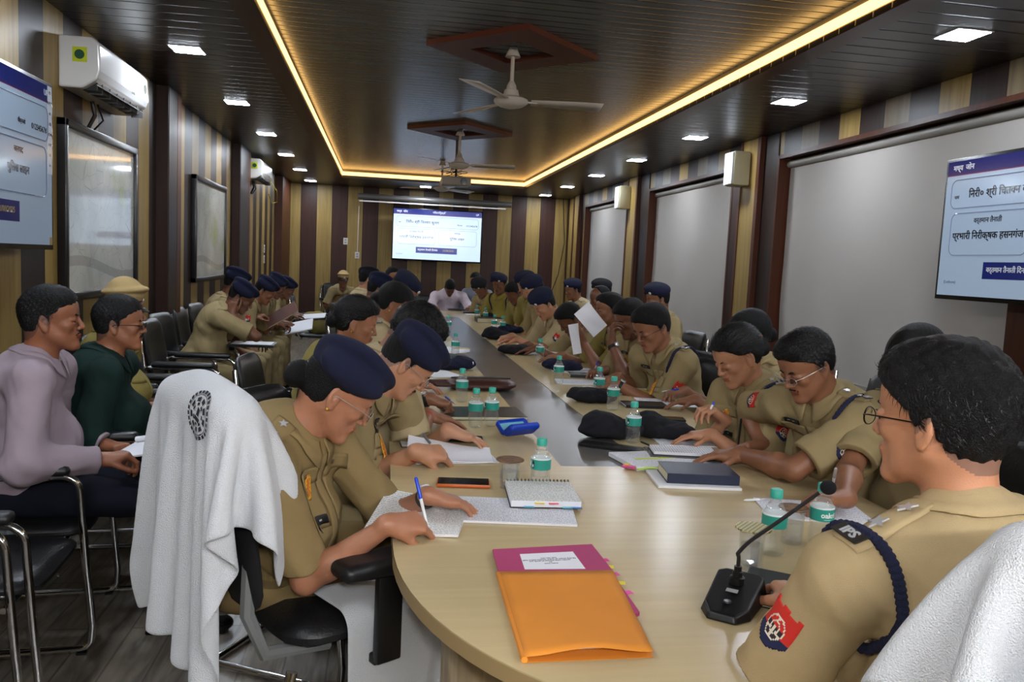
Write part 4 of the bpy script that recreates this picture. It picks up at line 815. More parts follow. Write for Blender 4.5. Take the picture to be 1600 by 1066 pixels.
# wall speakers
for y_, lab in ((7.44, 'white wall speaker beside the nearest beige pilaster on the right wall'), (11.20, 'white wall speaker beside the farther beige pilaster on the right wall')):
    t = thing('wall_speaker', lab, 'speaker', (XR-.05, y_, 2.45), math.radians(-90), 'wall speakers'); m = MB(); m.box(-.10, .10, -.17, 0, -.16, .16, bev=.02); m.build('cabinet', mat('speaker_cream', srgb(190, 182, 150), .5), t, auto=40); MB().box(-.09, .09, -.185, -.165, -.15, .15, bev=.008).build('grille', mat('speaker_white', srgb(225, 228, 232), .5, bump=(300, .4)), t, auto=40); MB().box(-.02, .02, 0, .05, .05, .09).build('bracket', M_BLACKP, t)
# switches and sockets
def plate(x, y, z, rz, lab, n_=2):
    t = thing('switch_board', lab, 'switch board', (x, y, z), rz, 'wall switch boards'); MB().box(-.04, .04, -.012, 0, -.06, .06, bev=.003).build('plate', mat('switch_white', srgb(205, 200, 195), .4), t, auto=40)
    for j in range(n_): MB().box(-.02, .02, -.018, -.012, -.035+j*.045, -.008+j*.045).build('switch', mat('switch_grey', srgb(150, 145, 140), .4), t)
p_ = at(540, 377, Y=WB-.001); plate(p_[0], WB, p_[2], 0, 'small white switch board on the left part of the far striped wall'); p_ = at(558, 399, Y=WB-.001); plate(p_[0], WB, p_[2], 0, 'white socket box with a white cable rising from it on the far wall')
MB().tube([(p_[0], WB-.01, p_[2]+.05), (p_[0]+.01, WB-.01, p_[2]+.9)], .006, 6).build('wire', M_WHITECL, bpy.data.objects['switch_board.001'], world=True)
plate(WL, 12.9, 1.50, math.radians(90), 'white switch board on the left wall above the seated berets', 2); plate(WL, 12.9, 1.34, math.radians(90), 'lower white switch board on the left wall above the seated berets', 2)
tag(MB().tube([at(880, 300, Y=15.2), at(882, 380, Y=15.2), at(872, 430, Y=15.2), at(862, 455, Y=15.2)], .008, 6).build('wall_cable', M_BLACKP, smooth=True), 'black cable hanging down the right corner of the far wall', 'cable')
# ------------------------------------------------------------------ conference table
M_TAB = wood('maple_laminate', [srgb(198, 178, 136)], rough=.24, grain=0, gam=(.93, 1.05)); M_TABS = wood('maple_laminate_side', [srgb(198, 178, 136)], rough=.24, grain=1, gam=(.93, 1.05)); M_EDGE = mat('maple_edge', srgb(165, 140, 98), .35); M_INLAY = mat('grey_gloss_inlay', srgb(88, 86, 84), .28); M_TPAN = wood('maple_panel', [srgb(188, 165, 128)], rough=.4)
TH, TT = .76, .032; XA, XB, SX0, SX1, YS, YE, YF0, YF1 = .045, 1.535, .632, .943, 2.687, 1.93, 9.98, 11.2; cxT = (XA+XB)/2; aT, bT = (XB-XA)/2, .87
tb = thing('conference_table', 'long maple conference table with rounded near end and dark glossy centre strip', 'table', (cxT, 6.5, 0))
def ell(a, b, n_=40, e=2.15): 
    o = []
    for k_ in range(n_+1):
        th = math.pi+math.pi*k_/n_; c_, s_ = math.cos(th), math.sin(th); o.append((cxT+a*math.copysign(abs(c_)**(2/e), c_), YE+b*math.copysign(abs(s_)**(2/e), s_)))
    return o
pol = ell(aT, bT)+[(XB, YS-.001), (XA, YS-.001)]; m = MB(); m.prism(pol, TH-TT, TH); o = m.build('near_end_top', M_TAB, tb, world=True, auto=30)
m = MB(); P = ell(aT+.0015, bT+.0015)+[(XB+.0015, YS-.001)]; P = [(XA-.0015, YS-.001)]+P; m.grid([[(x_, y_, TH-.002) for x_, y_ in P], [(x_, y_, TH-TT-.001) for x_, y_ in P]]); m.build('edge_band', M_EDGE, tb, world=True, auto=30)
for a, b in ((XA, SX0), (SX1, XB)):
    m = MB()
    for y0, y1 in ((YS+.001, 4.6), (4.602, 6.5), (6.502, 8.3), (8.302, YF0)): m.box(a, b, y0, y1, TH-TT, TH)
    m.build('side_top', M_TABS, tb, world=True)
m = MB()
for y0, y1 in ((YS+.001, 4.6), (4.602, 6.5), (6.502, 8.3), (8.302, YF0)): m.box(SX0+.001, SX1-.001, y0, y1, TH-TT, TH-.0015)
m.build('centre_strip', M_INLAY, tb, world=True); MB().box(XA, XB, YF0+.001, YF1, TH-TT, TH).build('far_end_top', M_TAB, tb, world=True)
m = MB(); P = [(x_, y_) for x_, y_ in ell(aT-.14, bT-.16, 30)]; P = [(XA+.14, YS)]+P+[(XB-.14, YS)]; m.grid([[(x_, y_, TH-TT) for x_, y_ in P], [(x_, y_, 0.0) for x_, y_ in P]]); o = m.build('curved_apron', M_TPAN, tb, world=True, auto=30); md = o.modifiers.new('t', 'SOLIDIFY'); md.thickness = .018
for x_ in (SX0-.02, SX1+.002): MB().box(x_, x_+.018, YS, YF0, .0, TH-TT).build('modesty_panel', M_TPAN, tb, world=True)
for y_ in (2.7, 4.6, 6.5, 8.3, 9.96): MB().box(XA+.06, XB-.06, y_-.009, y_+.009, 0, TH-TT).build('support_panel', M_TPAN, tb, world=True)
MB().box(XA+.15, XB-.15, YF1-.2, YF1-.18, 0, TH-TT).build('support_panel', M_TPAN, tb, world=True)
# ------------------------------------------------------------------ chairs
M_CHROME = mat('chrome', srgb(210, 210, 212), .12, metal=1); M_LEATHER = mat('black_leather', srgb(24, 24, 26), .38, bump=(120, .15)); M_PAD = mat('armrest_black', srgb(20, 20, 22), .42); M_GREYPL = mat('grey_plastic', srgb(120, 122, 122), .4)
def cushion(name, x0, x1, y0, y1, z0, z1, parent, curve=0, tilt=0, piv=(0, 0), m=None, rad=.03, nx=10, ny=14):
    """padded slab with rounded edges; curve bends a backrest around the sitter"""
    bm = bmesh.new(); bmesh.ops.create_cube(bm, size=1)
    for v in bm.verts: v.co = Vector(((x0+x1)/2+v.co.x*(x1-x0), (y0+y1)/2+v.co.y*(y1-y0), (z0+z1)/2+v.co.z*(z1-z0)))
    bmesh.ops.subdivide_edges(bm, edges=bm.edges[:], cuts=7, use_grid_fill=True); cx_, cy_, cz_ = (x0+x1)/2, (y0+y1)/2, (z0+z1)/2; hx, hy, hz = (x1-x0)/2, (y1-y0)/2, (z1-z0)/2; th = min(hx, hz); R = .09
    for v in bm.verts:
        q = v.co-Vector((cx_, cy_, cz_))
        # round the outline, then swell the faces
        if hz < hx: a, b, ha, hb = q.x, q.y, hx, hy
        else: a, b, ha, hb = q.z, q.y, hz, hy
        ea, eb = max(abs(a)-(ha-R), 0), max(abs(b)-(hb-R), 0); L = math.hypot(ea, eb)
        if L > R and L > 0: s_ = R/L; a = math.copysign(ha-R+ea*s_, a); b = math.copysign(hb-R+eb*s_, b)
        edge = max(min(L, R)/R, 0); f = math.sqrt(max(1-edge**3, .05))
        if hz < hx: q = Vector((a, b, q.z*f))
        else: q = Vector((q.x*f, b, a))
        q.x += curve*((q.y/hy)**2); v.co = q+Vector((cx_, cy_, cz_))
        if tilt: dx, dz = v.co.x-piv[0], v.co.z-piv[1]; c_, s_ = math.cos(tilt), math.sin(tilt); v.co.x, v.co.z = piv[0]+dx*c_-dz*s_, piv[1]+dx*s_+dz*c_
    me = bpy.data.meshes.new(name); bm.to_mesh(me); bm.free(); return link(name, me, m or M_LEATHER, parent)
def make_visitor_chair():
    t = thing('visitor_chair', 'x', 'chair')
    cushion('seat', -.23, .25, -.235, .235, .40, .46, t)
    cushion('backrest', -.27, -.225, -.225, .225, .52, .95, t, curve=.035, tilt=math.radians(10), piv=(-.24, .5))
    def arc(c, r, a0, a1, n=5): return [(c[0]+r*math.cos(math.radians(a0+(a1-a0)*i/n)), c[1]+r*math.sin(math.radians(a0+(a1-a0)*i/n))) for i in range(n+1)]
    for s_ in (1, -1):
        y = .265*s_; P = [(-.30, .90), (-.265, .64)]+arc((-.21, .60), .045, 150, 90)[1:]+[(.16, .645)]+arc((.17, .585), .06, 90, 10)+[(.25, .30), (.268, .10)]+arc((.225, .055), .04, 10, -90)+[(-.25, .015)]
        MB().tube([(a, y if b < .70 else y*.87, b) for a, b in P], .0125, 10).build('side_frame', M_CHROME, t, smooth=True)
        MB().box(-.20, .20, y-.030, y+.030, .648, .684, bev=.015).build('armrest', M_PAD, t, auto=60)
        MB().box(-.27, -.24, y-.018, y+.018, .0, .006).box(.22, .25, y-.018, y+.018, .0, .006).build('foot_pad', M_BLACKP, t)
    MB().tube([(-.25, -.265, .015), (-.25, .265, .015)], .0125, 10).build('floor_bar', M_CHROME, t, smooth=True)
    MB().tube([(.17, -.262, .39), (.17, .262, .39)], .010, 8).tube([(-.15, -.262, .39), (-.15, .262, .39)], .010, 8).build('seat_bar', M_CHROME, t, smooth=True)
    for s_ in (1, -1): MB().tube([(-.15, .262*s_, .39), (-.22, .262*s_, .50), (-.27, .250*s_, .62)], .010, 8).build('back_strut', M_CHROME, t, smooth=True)
    return t
_vc = make_visitor_chair(); _used = []
def vchair(x, y, rz, label, group):
    o = _vc if not _used else copy_tree(_vc); _used.append(1); o.location = (x, y, 0); o.rotation_euler = (0, 0, math.radians(rz)); o['label'] = label; o['group'] = group; return o
# ------------------------------------------------------------------ small things on the table
def clear(name, col, body):                            # thin clear wall: see-through with a gloss that grows towards the rim
    t = NT(name); tr = t.n('ShaderNodeBsdfTransparent', Color=col); gl = t.n('ShaderNodeBsdfGlossy', Color=(1, 1, 1, 1), Roughness=.03); lw = t.n('ShaderNodeLayerWeight', Blend=.35); df = t.n('ShaderNodeBsdfDiffuse', Color=(.85, .87, .87, 1))
    m1 = t.n('ShaderNodeMixShader'); t.l(t.math('MULTIPLY_ADD', lw.outputs['Facing'], .45, .05), m1.inputs[0]); t.l(tr.outputs[0], m1.inputs[1]); t.l(gl.outputs[0], m1.inputs[2]); m2 = t.n('ShaderNodeMixShader'); m2.inputs[0].default_value = body; t.l(m1.outputs[0], m2.inputs[1]); t.l(df.outputs[0], m2.inputs[2])
    t.l(m2.outputs[0], t.t.nodes['Material Output'].inputs[0]); MATS[name] = t.m; return t.m
M_PET = clear('clear_pet', (.95, .97, .97, 1), .05); M_TEAL = mat('teal_cap', srgb(60, 175, 155), .4); M_LABEL = mat('teal_label', srgb(45, 150, 135), .4); M_LABW = mat('label_white', srgb(230, 235, 235), .5); M_GLASS = clear('tumbler_glass', (.96, .97, .97, 1), .07); M_LABD = mat('label_dark', srgb(40, 42, 46), .5)
def make_bottle(pen=False):
    t = thing('water_bottle', 'x', 'bottle'); r = .030
    prof = [(0, .001), (.022, .0), (.027, .004), (r, .012), (r, .05)]+[(r-.0012*(i % 2), .052+i*.004) for i in range(4)]+[(r, .070), (r, .108)]+[(r-.0035*(i+1)**.8*(1.12 if i % 2 else .9), .111+i*.0045) for i in range(6)]+[(.0135, .142), (.0125, .150), (0, .150)]
    m = MB(); m.lathe(prof, 28); m.build('bottle_body', M_PET, t, smooth=True)
    m = MB(); m.lathe([(.0125, .143), (.0155, .144), (.0155, .163), (.0135, .1655), (0, .1655)], 24); m.build('cap', M_TEAL, t, smooth=True)
    m = MB(); m.k = 0; m.lathe([(r+.0006, .072), (r+.0009, .073), (r+.0009, .103)], 28); m.k = 1; m.lathe([(r+.0009, .103), (r+.0009, .107), (r+.0004, .107)], 28)
    tm = text_mesh('oakri', .019, Matrix.Identity(4), bold=.0005); vs = []
    for v in tm.vertices:
        a = v.co.x/(r+.0016)+math.pi*1.5-.15; R_ = r+.0012+v.co.z; vs.append((R_*math.cos(a), R_*math.sin(a), .088+v.co.y))
    m.k = 1; m.add(vs, [list(p.vertices) for p in tm.polygons]); bpy.data.meshes.remove(tm)
    for k_, (a0, a1, z0, z1) in ((1, (5.35, 5.38, .074, .102)), (2, (5.46, 5.72, .077, .098)), (1, (5.5, 5.66, .080, .088)), (1, (4.2, 4.75, .0765, .0775))):
        rr = r+.0014+(.0004 if z1 == .088 else 0); m.k = k_; P = [[(rr*math.cos(a), rr*math.sin(a), z) for a in np.linspace(a0, a1, 5)] for z in (z0, z1)]; m.grid(P)
    m.build('label_wrap', [M_LABEL, M_LABW, M_LABD], t); return t
_b = make_bottle(); _bu = []
def bottle(x, y, rz, label):
    o = _b if not _bu else copy_tree(_b); _bu.append(1); o.location = (x, y, TH+.0005); o.rotation_euler = (0, 0, math.radians(rz)); o['label'] = label; o['group'] = 'water bottles on the table'; return o
def tumbler(x, y, label, lidm, r=.034, h=.105, rl=.043):
    t = thing('glass_tumbler', label, 'glass', (x, y, TH+.0005), 0, 'covered water glasses'); m = MB(); m.lathe([(0, .0), (r*.86, .0), (r*.9, .003), (r, h), (r-.0016, h), (r*.9-.002, .010), (0, .009)], 30); m.build('glass_body', M_GLASS, t, smooth=True)
    m = MB(); m.lathe([(0, .012), (r*.9-.003, .012), (r*.96-.003, h*.62), (0, h*.62)], 24); m.build('water', clear('water', (.96, .97, .97, 1), .05), t, smooth=True)
    m = MB(); m.lathe([(0, h+.001), (rl, h+.001), (rl+.001, h+.003), (rl, h+.005), (0, h+.005)], 30); m.build('lid', lidm, t, smooth=True); return t
def sheet_mat(name, rgb, lines=True, ink=srgb(95, 98, 125), sc=190, hand=False):
    if name in MATS: return MATS[name]
    t = NT(name); tc = t.n('ShaderNodeTexCoord'); sp = t.n('ShaderNodeSeparateXYZ'); t.l(tc.outputs['Object'], sp.inputs[0]); base = srgb(*rgb)
    if lines:
        fy = t.math('FRACT', t.math('MULTIPLY', sp.outputs[1], sc*.55)); row = t.math('LESS_THAN', t.math('ABSOLUTE', t.math('SUBTRACT', fy, .5)), .22)
        nz = t.n('ShaderNodeTexNoise', Scale=1., Detail=2.); mp = t.n('ShaderNodeMapping'); mp.inputs['Scale'].default_value = (330, sc*1.4, 1) if not hand else (240, sc*2.2, 1); t.l(tc.outputs['Object'], mp.inputs[0]); t.l(mp.outputs[0], nz.inputs['Vector'])
        w_ = t.math('GREATER_THAN', nz.outputs[0], .50); k_ = t.math('MULTIPLY', t.math('MULTIPLY', row, w_), .75); t.l(t.mix(k_, base, ink), t.p.inputs['Base Color'])
    else: t.p.inputs['Base Color'].default_value = base
    t.p.inputs['Roughness'].default_value = .75; MATS[name] = t.m; return t.m
M_PAPER = sheet_mat('printed_paper', (232, 232, 238)); M_PLAIN = mat('plain_paper', srgb(234, 234, 240), .75); M_HANDP = sheet_mat('handwritten_paper', (234, 232, 226), ink=srgb(70, 80, 130), sc=150, hand=True); M_PEDGE = mat('page_edges', srgb(205, 198, 170), .8)
def papers(label, x, y, rz, w_=.21, h_=.297, th=.003, m=None, z=None, curl=0, cat='papers', name='paper_sheet', group='papers on the table', lift=(0, 0), tilt=(0, 0)):
    """a sheet or thin stack, x across, y along; curl lifts one long edge"""
    t = MB(); nx, ny = 12, 12; P = []; Q = []
    for j in range(ny+1):
        r1, r2 = [], []
        for i in range(nx+1):
            u_, v_ = i/nx*2-1, j/ny*2-1; zz = curl*max(0, u_*lift[0]+v_*lift[1])**2; zz += .0015*math.sin(u_*4+v_*3)*(curl > 0)+abs(.0015 if curl > 0 else 0); r1.append((u_*w_/2, v_*h_/2, zz+th)); r2.append((u_*w_/2, v_*h_/2, zz))
        P.append(r1); Q.append(r2)
    t.k = 0; t.grid(P); t.k = 1; t.grid([r[::-1] for r in Q]); n_ = nx+1
    for a in ([P[0], Q[0]], [Q[-1], P[-1]], [[r[0] for r in Q], [r[0] for r in P]], [[r[-1] for r in P], [r[-1] for r in Q]]): t.grid(a)
    o = t.build(name, [m or M_PAPER, M_PLAIN]); o.location = (x, y, (TH+.0008) if z is None else z); o.rotation_euler = (tilt[0], tilt[1], math.radians(rz)); return tag(o, label, cat, group)
def notebook(label, x, y, rz, w_=.15, h_=.21, th=.012, cover=None, z=None, open_=False, spiral=False, page=None, cat='notebook', name='notebook', group='notebooks on the table'):
    z = TH+.0008 if z is None else z; t = thing(name, label, cat, (x, y, z), math.radians(rz), group); cv = cover or M_BLACKP
    if open_:
        m = MB()
        for s_ in (-1, 1): m.box(min(0, s_*w_), max(0, s_*w_), -h_/2, h_/2, 0, .002)
        m.build('cover', cv, t)
        for s_ in (-1, 1):
            m = MB(); P = [[(s_*w_*.97*u_, v_, .003+th*(math.sin(min(1, u_*2.2)*math.pi/2)*(1-.25*u_))) for u_ in np.linspace(0, 1, 10)] for v_ in (-h_/2+.004, h_/2-.004)]; m.grid(P); Q = [[(p[0], p[1], .002) for p in r] for r in P]; m.grid(Q)
            for a in ([P[0], Q[0]], [P[1], Q[1]], [[P[0][-1], P[1][-1]], [Q[0][-1], Q[1][-1]]]): m.grid(a)
            m.build('page_block', page or M_HANDP, t, auto=50)
    else:
        MB().box(-w_/2, w_/2, -h_/2, h_/2, 0, .002).build('back_cover', cv, t); MB().box(-w_/2+.003, w_/2-.003, -h_/2+.003, h_/2-.003, .002, th-.002).build('page_block', M_PEDGE if not page else M_PLAIN, t)
        if page and page is not M_PLAIN: MB().box(-w_/2+.003, w_/2-.003, -h_/2+.003, h_/2-.003, th-.002, th-.0016).build('written_page', page, t)
        if not spiral: MB().box(-w_/2, w_/2, -h_/2, h_/2, th-.002, th, bev=.0008).box(-w_/2-.001, -w_/2+.001, -h_/2, h_/2, .001, th-.001).build('front_cover', cv, t)
    if spiral:
        n_ = 18
        for i in range(n_):
            x_ = -w_/2+.008+(w_-.016)*i/(n_-1); m = MB(); m.tube([(x_, h_/2-.003+.008*math.cos(a), th-.004+.0085*math.sin(a)) for a in np.linspace(0, 2*math.pi, 9)], .0011, 5, cap=False); m.build('wire_ring', M_BLACKP, t, smooth=True)
    return t
def phone(label, x, y, rz, cover=None, w_=.075, h_=.158):
    t = thing('mobile_phone', label, 'phone', (x, y, TH+.0008), math.radians(rz), 'mobile phones'); MB().box(-w_/2, w_/2, -h_/2, h_/2, 0, .011, bev=.004).build('phone_case', cover or M_BLACKP, t, auto=40); MB().box(-w_/2+.004, w_/2-.004, -h_/2+.004, h_/2-.004, .011, .0116).build('phone_screen', mat('dark_screen', srgb(10, 11, 14), .06), t); return t
def pen(label, p0, p1, m=None, group='pens'):
    p0, p1 = A(p0), A(p1); o = thing('pen', label, 'pen', p0, 0, group); d = p1-p0; m_ = MB(); z = A(0, 0, 0); m_.tube([z, d*.08, d*.60], [.0008, .0038, .0042], 10); m_.build('barrel', M_LABW if m is not None else M_BLACKP, o, smooth=True); MB().tube([d*.60, d*.97, d], [.0047, .0047, .003], 10).build('pen_cap', m or M_BLACKP, o, smooth=True); return o
def table_beret(label, x, y, rz, m=None, sc=1., up=0., badge=True):
    """a beret put down on the table: soft flat disc with a rolled rim"""
    s = SDF(); c = A(0, 0, .030*sc); F = frame(0, 0, 0); s.ell(c, A(.135, .085, .030)*sc, F, k=0); s.ell(c+A(.045, .0, .018+up)*sc, A(.075, .070, .034+up)*sc, F, k=.03); s.ell(c+A(-.06, .01, .006)*sc, A(.07, .06, .028)*sc, F, k=.03)
    s.post(lambda p, d: np.maximum(d+.0035*fold(p, 38, x*9)+.0015*fold(p, 80, y), .0005-p[:, 2])); V, Q = s.mesh(.005)
    t = thing('beret', label, 'beret', (x, y, TH+.0004), math.radians(rz), 'berets lying on the table'); link('felt_body', mesh_np('felt_body', V, Q), m or M_BLACKFELT, t)
    if badge: mb_ = MB(); mb_.lathe([(0, .005), (.010, .004), (.014, 0)], 12, Matrix.Translation((.085*sc, -.055*sc, .045*sc)) @ Matrix.Rotation(math.radians(65), 4, 'X')); mb_.build('beret_badge', M_SILVER, t, smooth=True)
    return t
# ------------------------------------------------------------------ cloth that really hangs: small particle cloth against solid shapes
def drape(nx, ny, w_, h_, pos0, colliders, steps=260, seed=0, floor=0., fric=.97):
    """pos0(u,v) -> start point of each grid point (metres along the cloth); a few hundred steps let it settle; returns (ny,nx,3)"""
    rg = np.random.default_rng(seed); U, V = np.meshgrid(np.linspace(-.5, .5, nx)*w_, np.linspace(-.5, .5, ny)*h_); P = pos0(U, V)+rg.normal(0, .001, (ny, nx, 3)); O = P.copy(); dx, dy = w_/(nx-1), h_/(ny-1)
    cons = [(0, 1, dx, 1.), (1, 0, dy, 1.), (1, 1, math.hypot(dx, dy), .4), (1, -1, math.hypot(dx, dy), .4), (0, 2, dx*2, .25), (2, 0, dy*2, .25)]
    for stp in range(steps):
        v = (P-O)*.97; l = np.linalg.norm(v, axis=2, keepdims=True); v *= np.minimum(1, .008/(l+1e-9)); O = P.copy(); P = P+v; P[..., 2] -= .00016
        for it in range(10):
            for di, dj, L, st in cons:
                a0, a1 = slice(0, ny-di), slice(di, ny); b0, b1 = (slice(0, nx-dj), slice(dj, nx)) if dj >= 0 else (slice(-dj, nx), slice(0, nx+dj))
                d = P[a1, b1]-P[a0, b0]; l = np.linalg.norm(d, axis=2, keepdims=True)+1e-9; c = d*(1-L/l)*.5*st*.5; P[a0, b0] += c; P[a1, b1] -= c
            if it % 2:
                q = P.reshape(-1, 3); d = colliders.ev(q, .02); i = np.nonzero(d < .006)[0]
                if len(i): g = grad(colliders, q[i]); q[i] += g*(.006-d[i])[:, None]; o = O.reshape(-1, 3); o[i] += (q[i]-o[i])*fric
                z = q[:, 2] < floor+.006; q[z, 2] = floor+.006; P = q.reshape(P.shape)
    return P
def over_back(top, f, l, half=.055, rot_=0., shift=0., lat=0., gather=.86, folds=5, lean=.12, ph=0.):
    """towel laid over a chair back: up one side, across the top, down the other"""
    def fn(U, V):
        a = math.radians(rot_); X_, S_ = U*math.cos(a)-V*math.sin(a), U*math.sin(a)+V*math.cos(a); S_ = S_+shift; dn = np.maximum(np.abs(S_)-half, 0)
        fo = np.clip(S_, -half, half)+np.sign(S_)*(.004+.02*np.minimum(dn, .5)*(1+np.sin(X_*folds*6.28/.7+ph)))
        return top+l*(X_*gather+lat)[..., None]+f*(fo-0*dn)[..., None]+A(0, 0, 1)*(-dn)[..., None]+f*(lean*dn)[..., None]
    return fn
def cloth_obj(name, P, m, parent=None, th=.006, sub=1):
    ny, nx = P.shape[:2]; q = [(j*nx+i, j*nx+i+1, (j+1)*nx+i+1, (j+1)*nx+i) for j in range(ny-1) for i in range(nx-1)]; o = link(name, mesh_np(name, P.reshape(-1, 3), q), m, parent, world=bool(parent)); md = o.modifiers.new('t', 'SOLIDIFY'); md.thickness = th; md.offset = 0
    if sub: s_ = o.modifiers.new('s', 'SUBSURF'); s_.levels = s_.render_levels = sub
    return o
M_TOWEL = mat('white_terry', srgb(236, 239, 244), .95, bump=(420, .8), sheen=.2)
# ------------------------------------------------------------------ everybody and everything in place
KH = ('khaki', (158, 140, 102)); KO = ('olive_khaki', (142, 121, 82)); KL = ('pale_khaki', (184, 166, 130)); KG = ('green_khaki', (142, 128, 72))
NAVYP = ('navy', (24, 26, 38)); PRT = mat('uniform_braid', srgb(30, 34, 60), .8)
SK1, SK2, SK3, SK4 = (170, 116, 88), (142, 96, 71), (186, 134, 104), (118, 78, 58)
GT, GW = 'officers seated round the conference table', 'people seated along the left wall'
ONLAP = lambda c, yaw, z=.62, fw=.34, sp_=.10: (lambda F: [(c+F[0]*fw+F[1]*sp_+A(0, 0, z-c[2]), F[0]-F[1]*.5), (c+F[0]*fw-F[1]*sp_+A(0, 0, z-c[2]), F[0]+F[1]*.5)])(frame(yaw))
H = lambda u, v, z=.80, d=None: (at(u, v, Z=z), d)
PP = {}
def pers(key, lab, u, v, Y, yaw, chair=True, **k):
    p = person(lab, at(u, v, Y=Y), yaw, **k); PP[key] = p
    if chair: 
        F = frame(p['byaw']); c = p['P']+F[0]*.02; vchair(c[0], c[1], p['byaw'], 'black padded chair with chrome frame under the '+(chair if isinstance(chair, str) else lab[:60]), 'black chairs with chrome frames')
    return p
XP, XM = (1., .15, -.35), (-1., .1, -.35)
# --- left side of the table, nearest first
pers('L1', 'woman in khaki uniform and navy beret writing at the near left end of the table', 524, 618, 2.14, 4, chair=False, pitch=36, byaw=-22, vox=.0035, rgb=SK1, shirt=KO, hair='bun', cap='beret', glasses='thin', fem=1, detail=2, extras=('rightrope',), group=GT, wide=1.06,
     elb=[None, ('p', at(474, 842, Y=1.96))], hands=[H(712, 785, .80, (.9, .25, -.3)), H(655, 818, .80, (.95, .35, -.1))], poses=('flat', 'pen'), belly=.035, watch=(0, M_BLACKP), hairmat=M_HAIR, hunch=.05, palm=[(0, 0, -1), (-.1, .5, -.85)], shoulders=.172, lean=.11, legyaw=22, seat_z=.53)
pers('L2', 'grey haired man in navy beret and spectacles bowed over papers beside the first woman', 632, 570, 2.85, 2, chair='bowed man in navy beret', pitch=46, byaw=-28, vox=.0035, rgb=SK3, shirt=KH, hairmat=M_HAIRGREY, cap='beret', glasses='thin', detail=2, moust=.8, extras=('badge',), group=GT,
     elb=[None, ('p', at(560, 700, Z=.80))], hands=[H(735, 684, .80, (1, .1, -.35)), H(690, 710, .80, (1, .25, -.15))], poses=('flat', 'pen'), belly=.04, thread=(1, M_RED), hunch=.06, palm=[(0, 0, -1), (-.1, .5, -.85)])
pers('L3', 'man with thick black curly hair writing beyond the man in spectacles', 644, 526, 3.3, 8, chair='curly haired man', pitch=48, vox=.005, rgb=SK2, shirt=KL, hair='thick', hairrough=.0035, hairt=.022, group=GT,
     hands=[H(700, 632, .81, (1, .1, -.3)), H(697, 655, .80, (1, .35, -.3))], poses=('pen', 'flat'), watch=(0, M_BLACKP), thread=(1, M_RED), hunch=.05)
pers('B1', 'woman with large black hair bun sitting upright in olive khaki shirt', 556, 508, 4.05, -4, chair='woman with the large black bun', pitch=16, vox=.005, rgb=SK1, shirt=KG, hair='bun', hairt=.018, fem=1, group=GT, hands=[H(672, 604, .80, (1, .1, -.3)), H(660, 612, .80, (1, .3, -.3))], poses=('flat', 'relax'), open_eyes=True)
pers('B2', 'woman with earring and hair bun in pale striped khaki beyond the upright woman', 614, 478, 4.9, -2, chair='woman with earring', pitch=28, vox=.006, rgb=SK2, shirt=KL, hair='bun', hairt=.022, fem=1, group=GT, detail=1, extras=('badge',))
pers('D', 'person in drooping navy beret facing the table centre, left row middle', 628, 456, 5.9, 5, chair='person in drooping navy beret', pitch=40, vox=.008, rgb=SK2, shirt=KH, cap='beret', capside=1, group=GT)
pers('A', 'person in large navy beret behind the woman with earring', 592, 455, 6.7, 0, chair='person in large navy beret', pitch=20, vox=.008, rgb=SK2, shirt=KL, cap='beret', group=GT)
pers('B', 'man in black beret turned sideways in the far left row', 575, 438, 9.0, 10, chair='man in black beret far left', pitch=8, vox=.009, rgb=SK3, shirt=KL, cap='beret', beret_navy=False, group=GT)
pers('Cg', 'bare headed man with glasses looking towards the camera in the far left row', 613, 434, 10.0, -60, chair='far left man with glasses', byaw=-10, pitch=5, vox=.009, rgb=SK2, shirt=KH, glasses='dark', group=GT)
# --- far end
pers('E', 'man in pale pink shirt bent over the far end of the table', 703, 450, 11.6, 270, chair='man in pale pink shirt', pitch=52, vox=.008, rgb=SK4, shirt=('pale_pink', (232, 218, 232)), pants=NAVYP, uniform=False, sleeve='long', group=GT, shoulders=.2, hands=[(A(1.18, 11.14, .80), (-.5, -1, -.1)), (A(.76, 11.14, .80), (.5, -1, -.1))], belly=.03)
pers('cap', 'khaki officer in peaked cap sitting against the far wall at the left', 536, 440, 14.5, 285, chair='far officer in peaked cap', pitch=8, vox=.0095, rgb=SK4, shirt=KH, cap='peaked', group='people near the far wall', extras=('badge',), hands=ONLAP(A(-.68, 14.7, .6), 285))
# --- right side of the table, nearest first
pers('R1', 'man in spectacles with sleeve badge and shoulder cord writing at the right near corner', 1262, 574, 2.6, 194, chair='spectacled man at the right near corner', pitch=30, byaw=200, vox=.0035, rgb=SK2, shirt=KH, hair='thick', hairt=.012, glasses='thin', detail=2, moust=.5, extras=('patch', 'rope', 'badge', 'badgeleft', 'leftrope'), group=GT,
     elb=[('p', at(1262, 752, Z=.80)), None], hands=[H(1120, 712, .80, (-1, .15, -.1)), H(1160, 700, .80, (-1, -.2, -.1))], poses=('flat', 'pen'), belly=.035, hunch=.045, palm=[(0, 0, -1), (0, -.5, -.85)], seed=4)
pers('R2', 'woman with tied back hair and sleeve badge writing beside the spectacled man', 1154, 560, 3.08, 190, chair='woman with tied back hair on the right', pitch=30, byaw=200, vox=.004, rgb=SK3, shirt=KH, hair='bun', hairt=.014, fem=1, detail=2, extras=('patch', 'rope', 'leftrope'), group=GT,
     elb=[('p', at(1232, 700, Z=.80)), None], hands=[H(1082, 681, .80, (-1, .05, -.1)), (at(1110, 640, Y=3.05), (-.8, -.1, .5))], poses=('flat', 'hold'), seed=2)
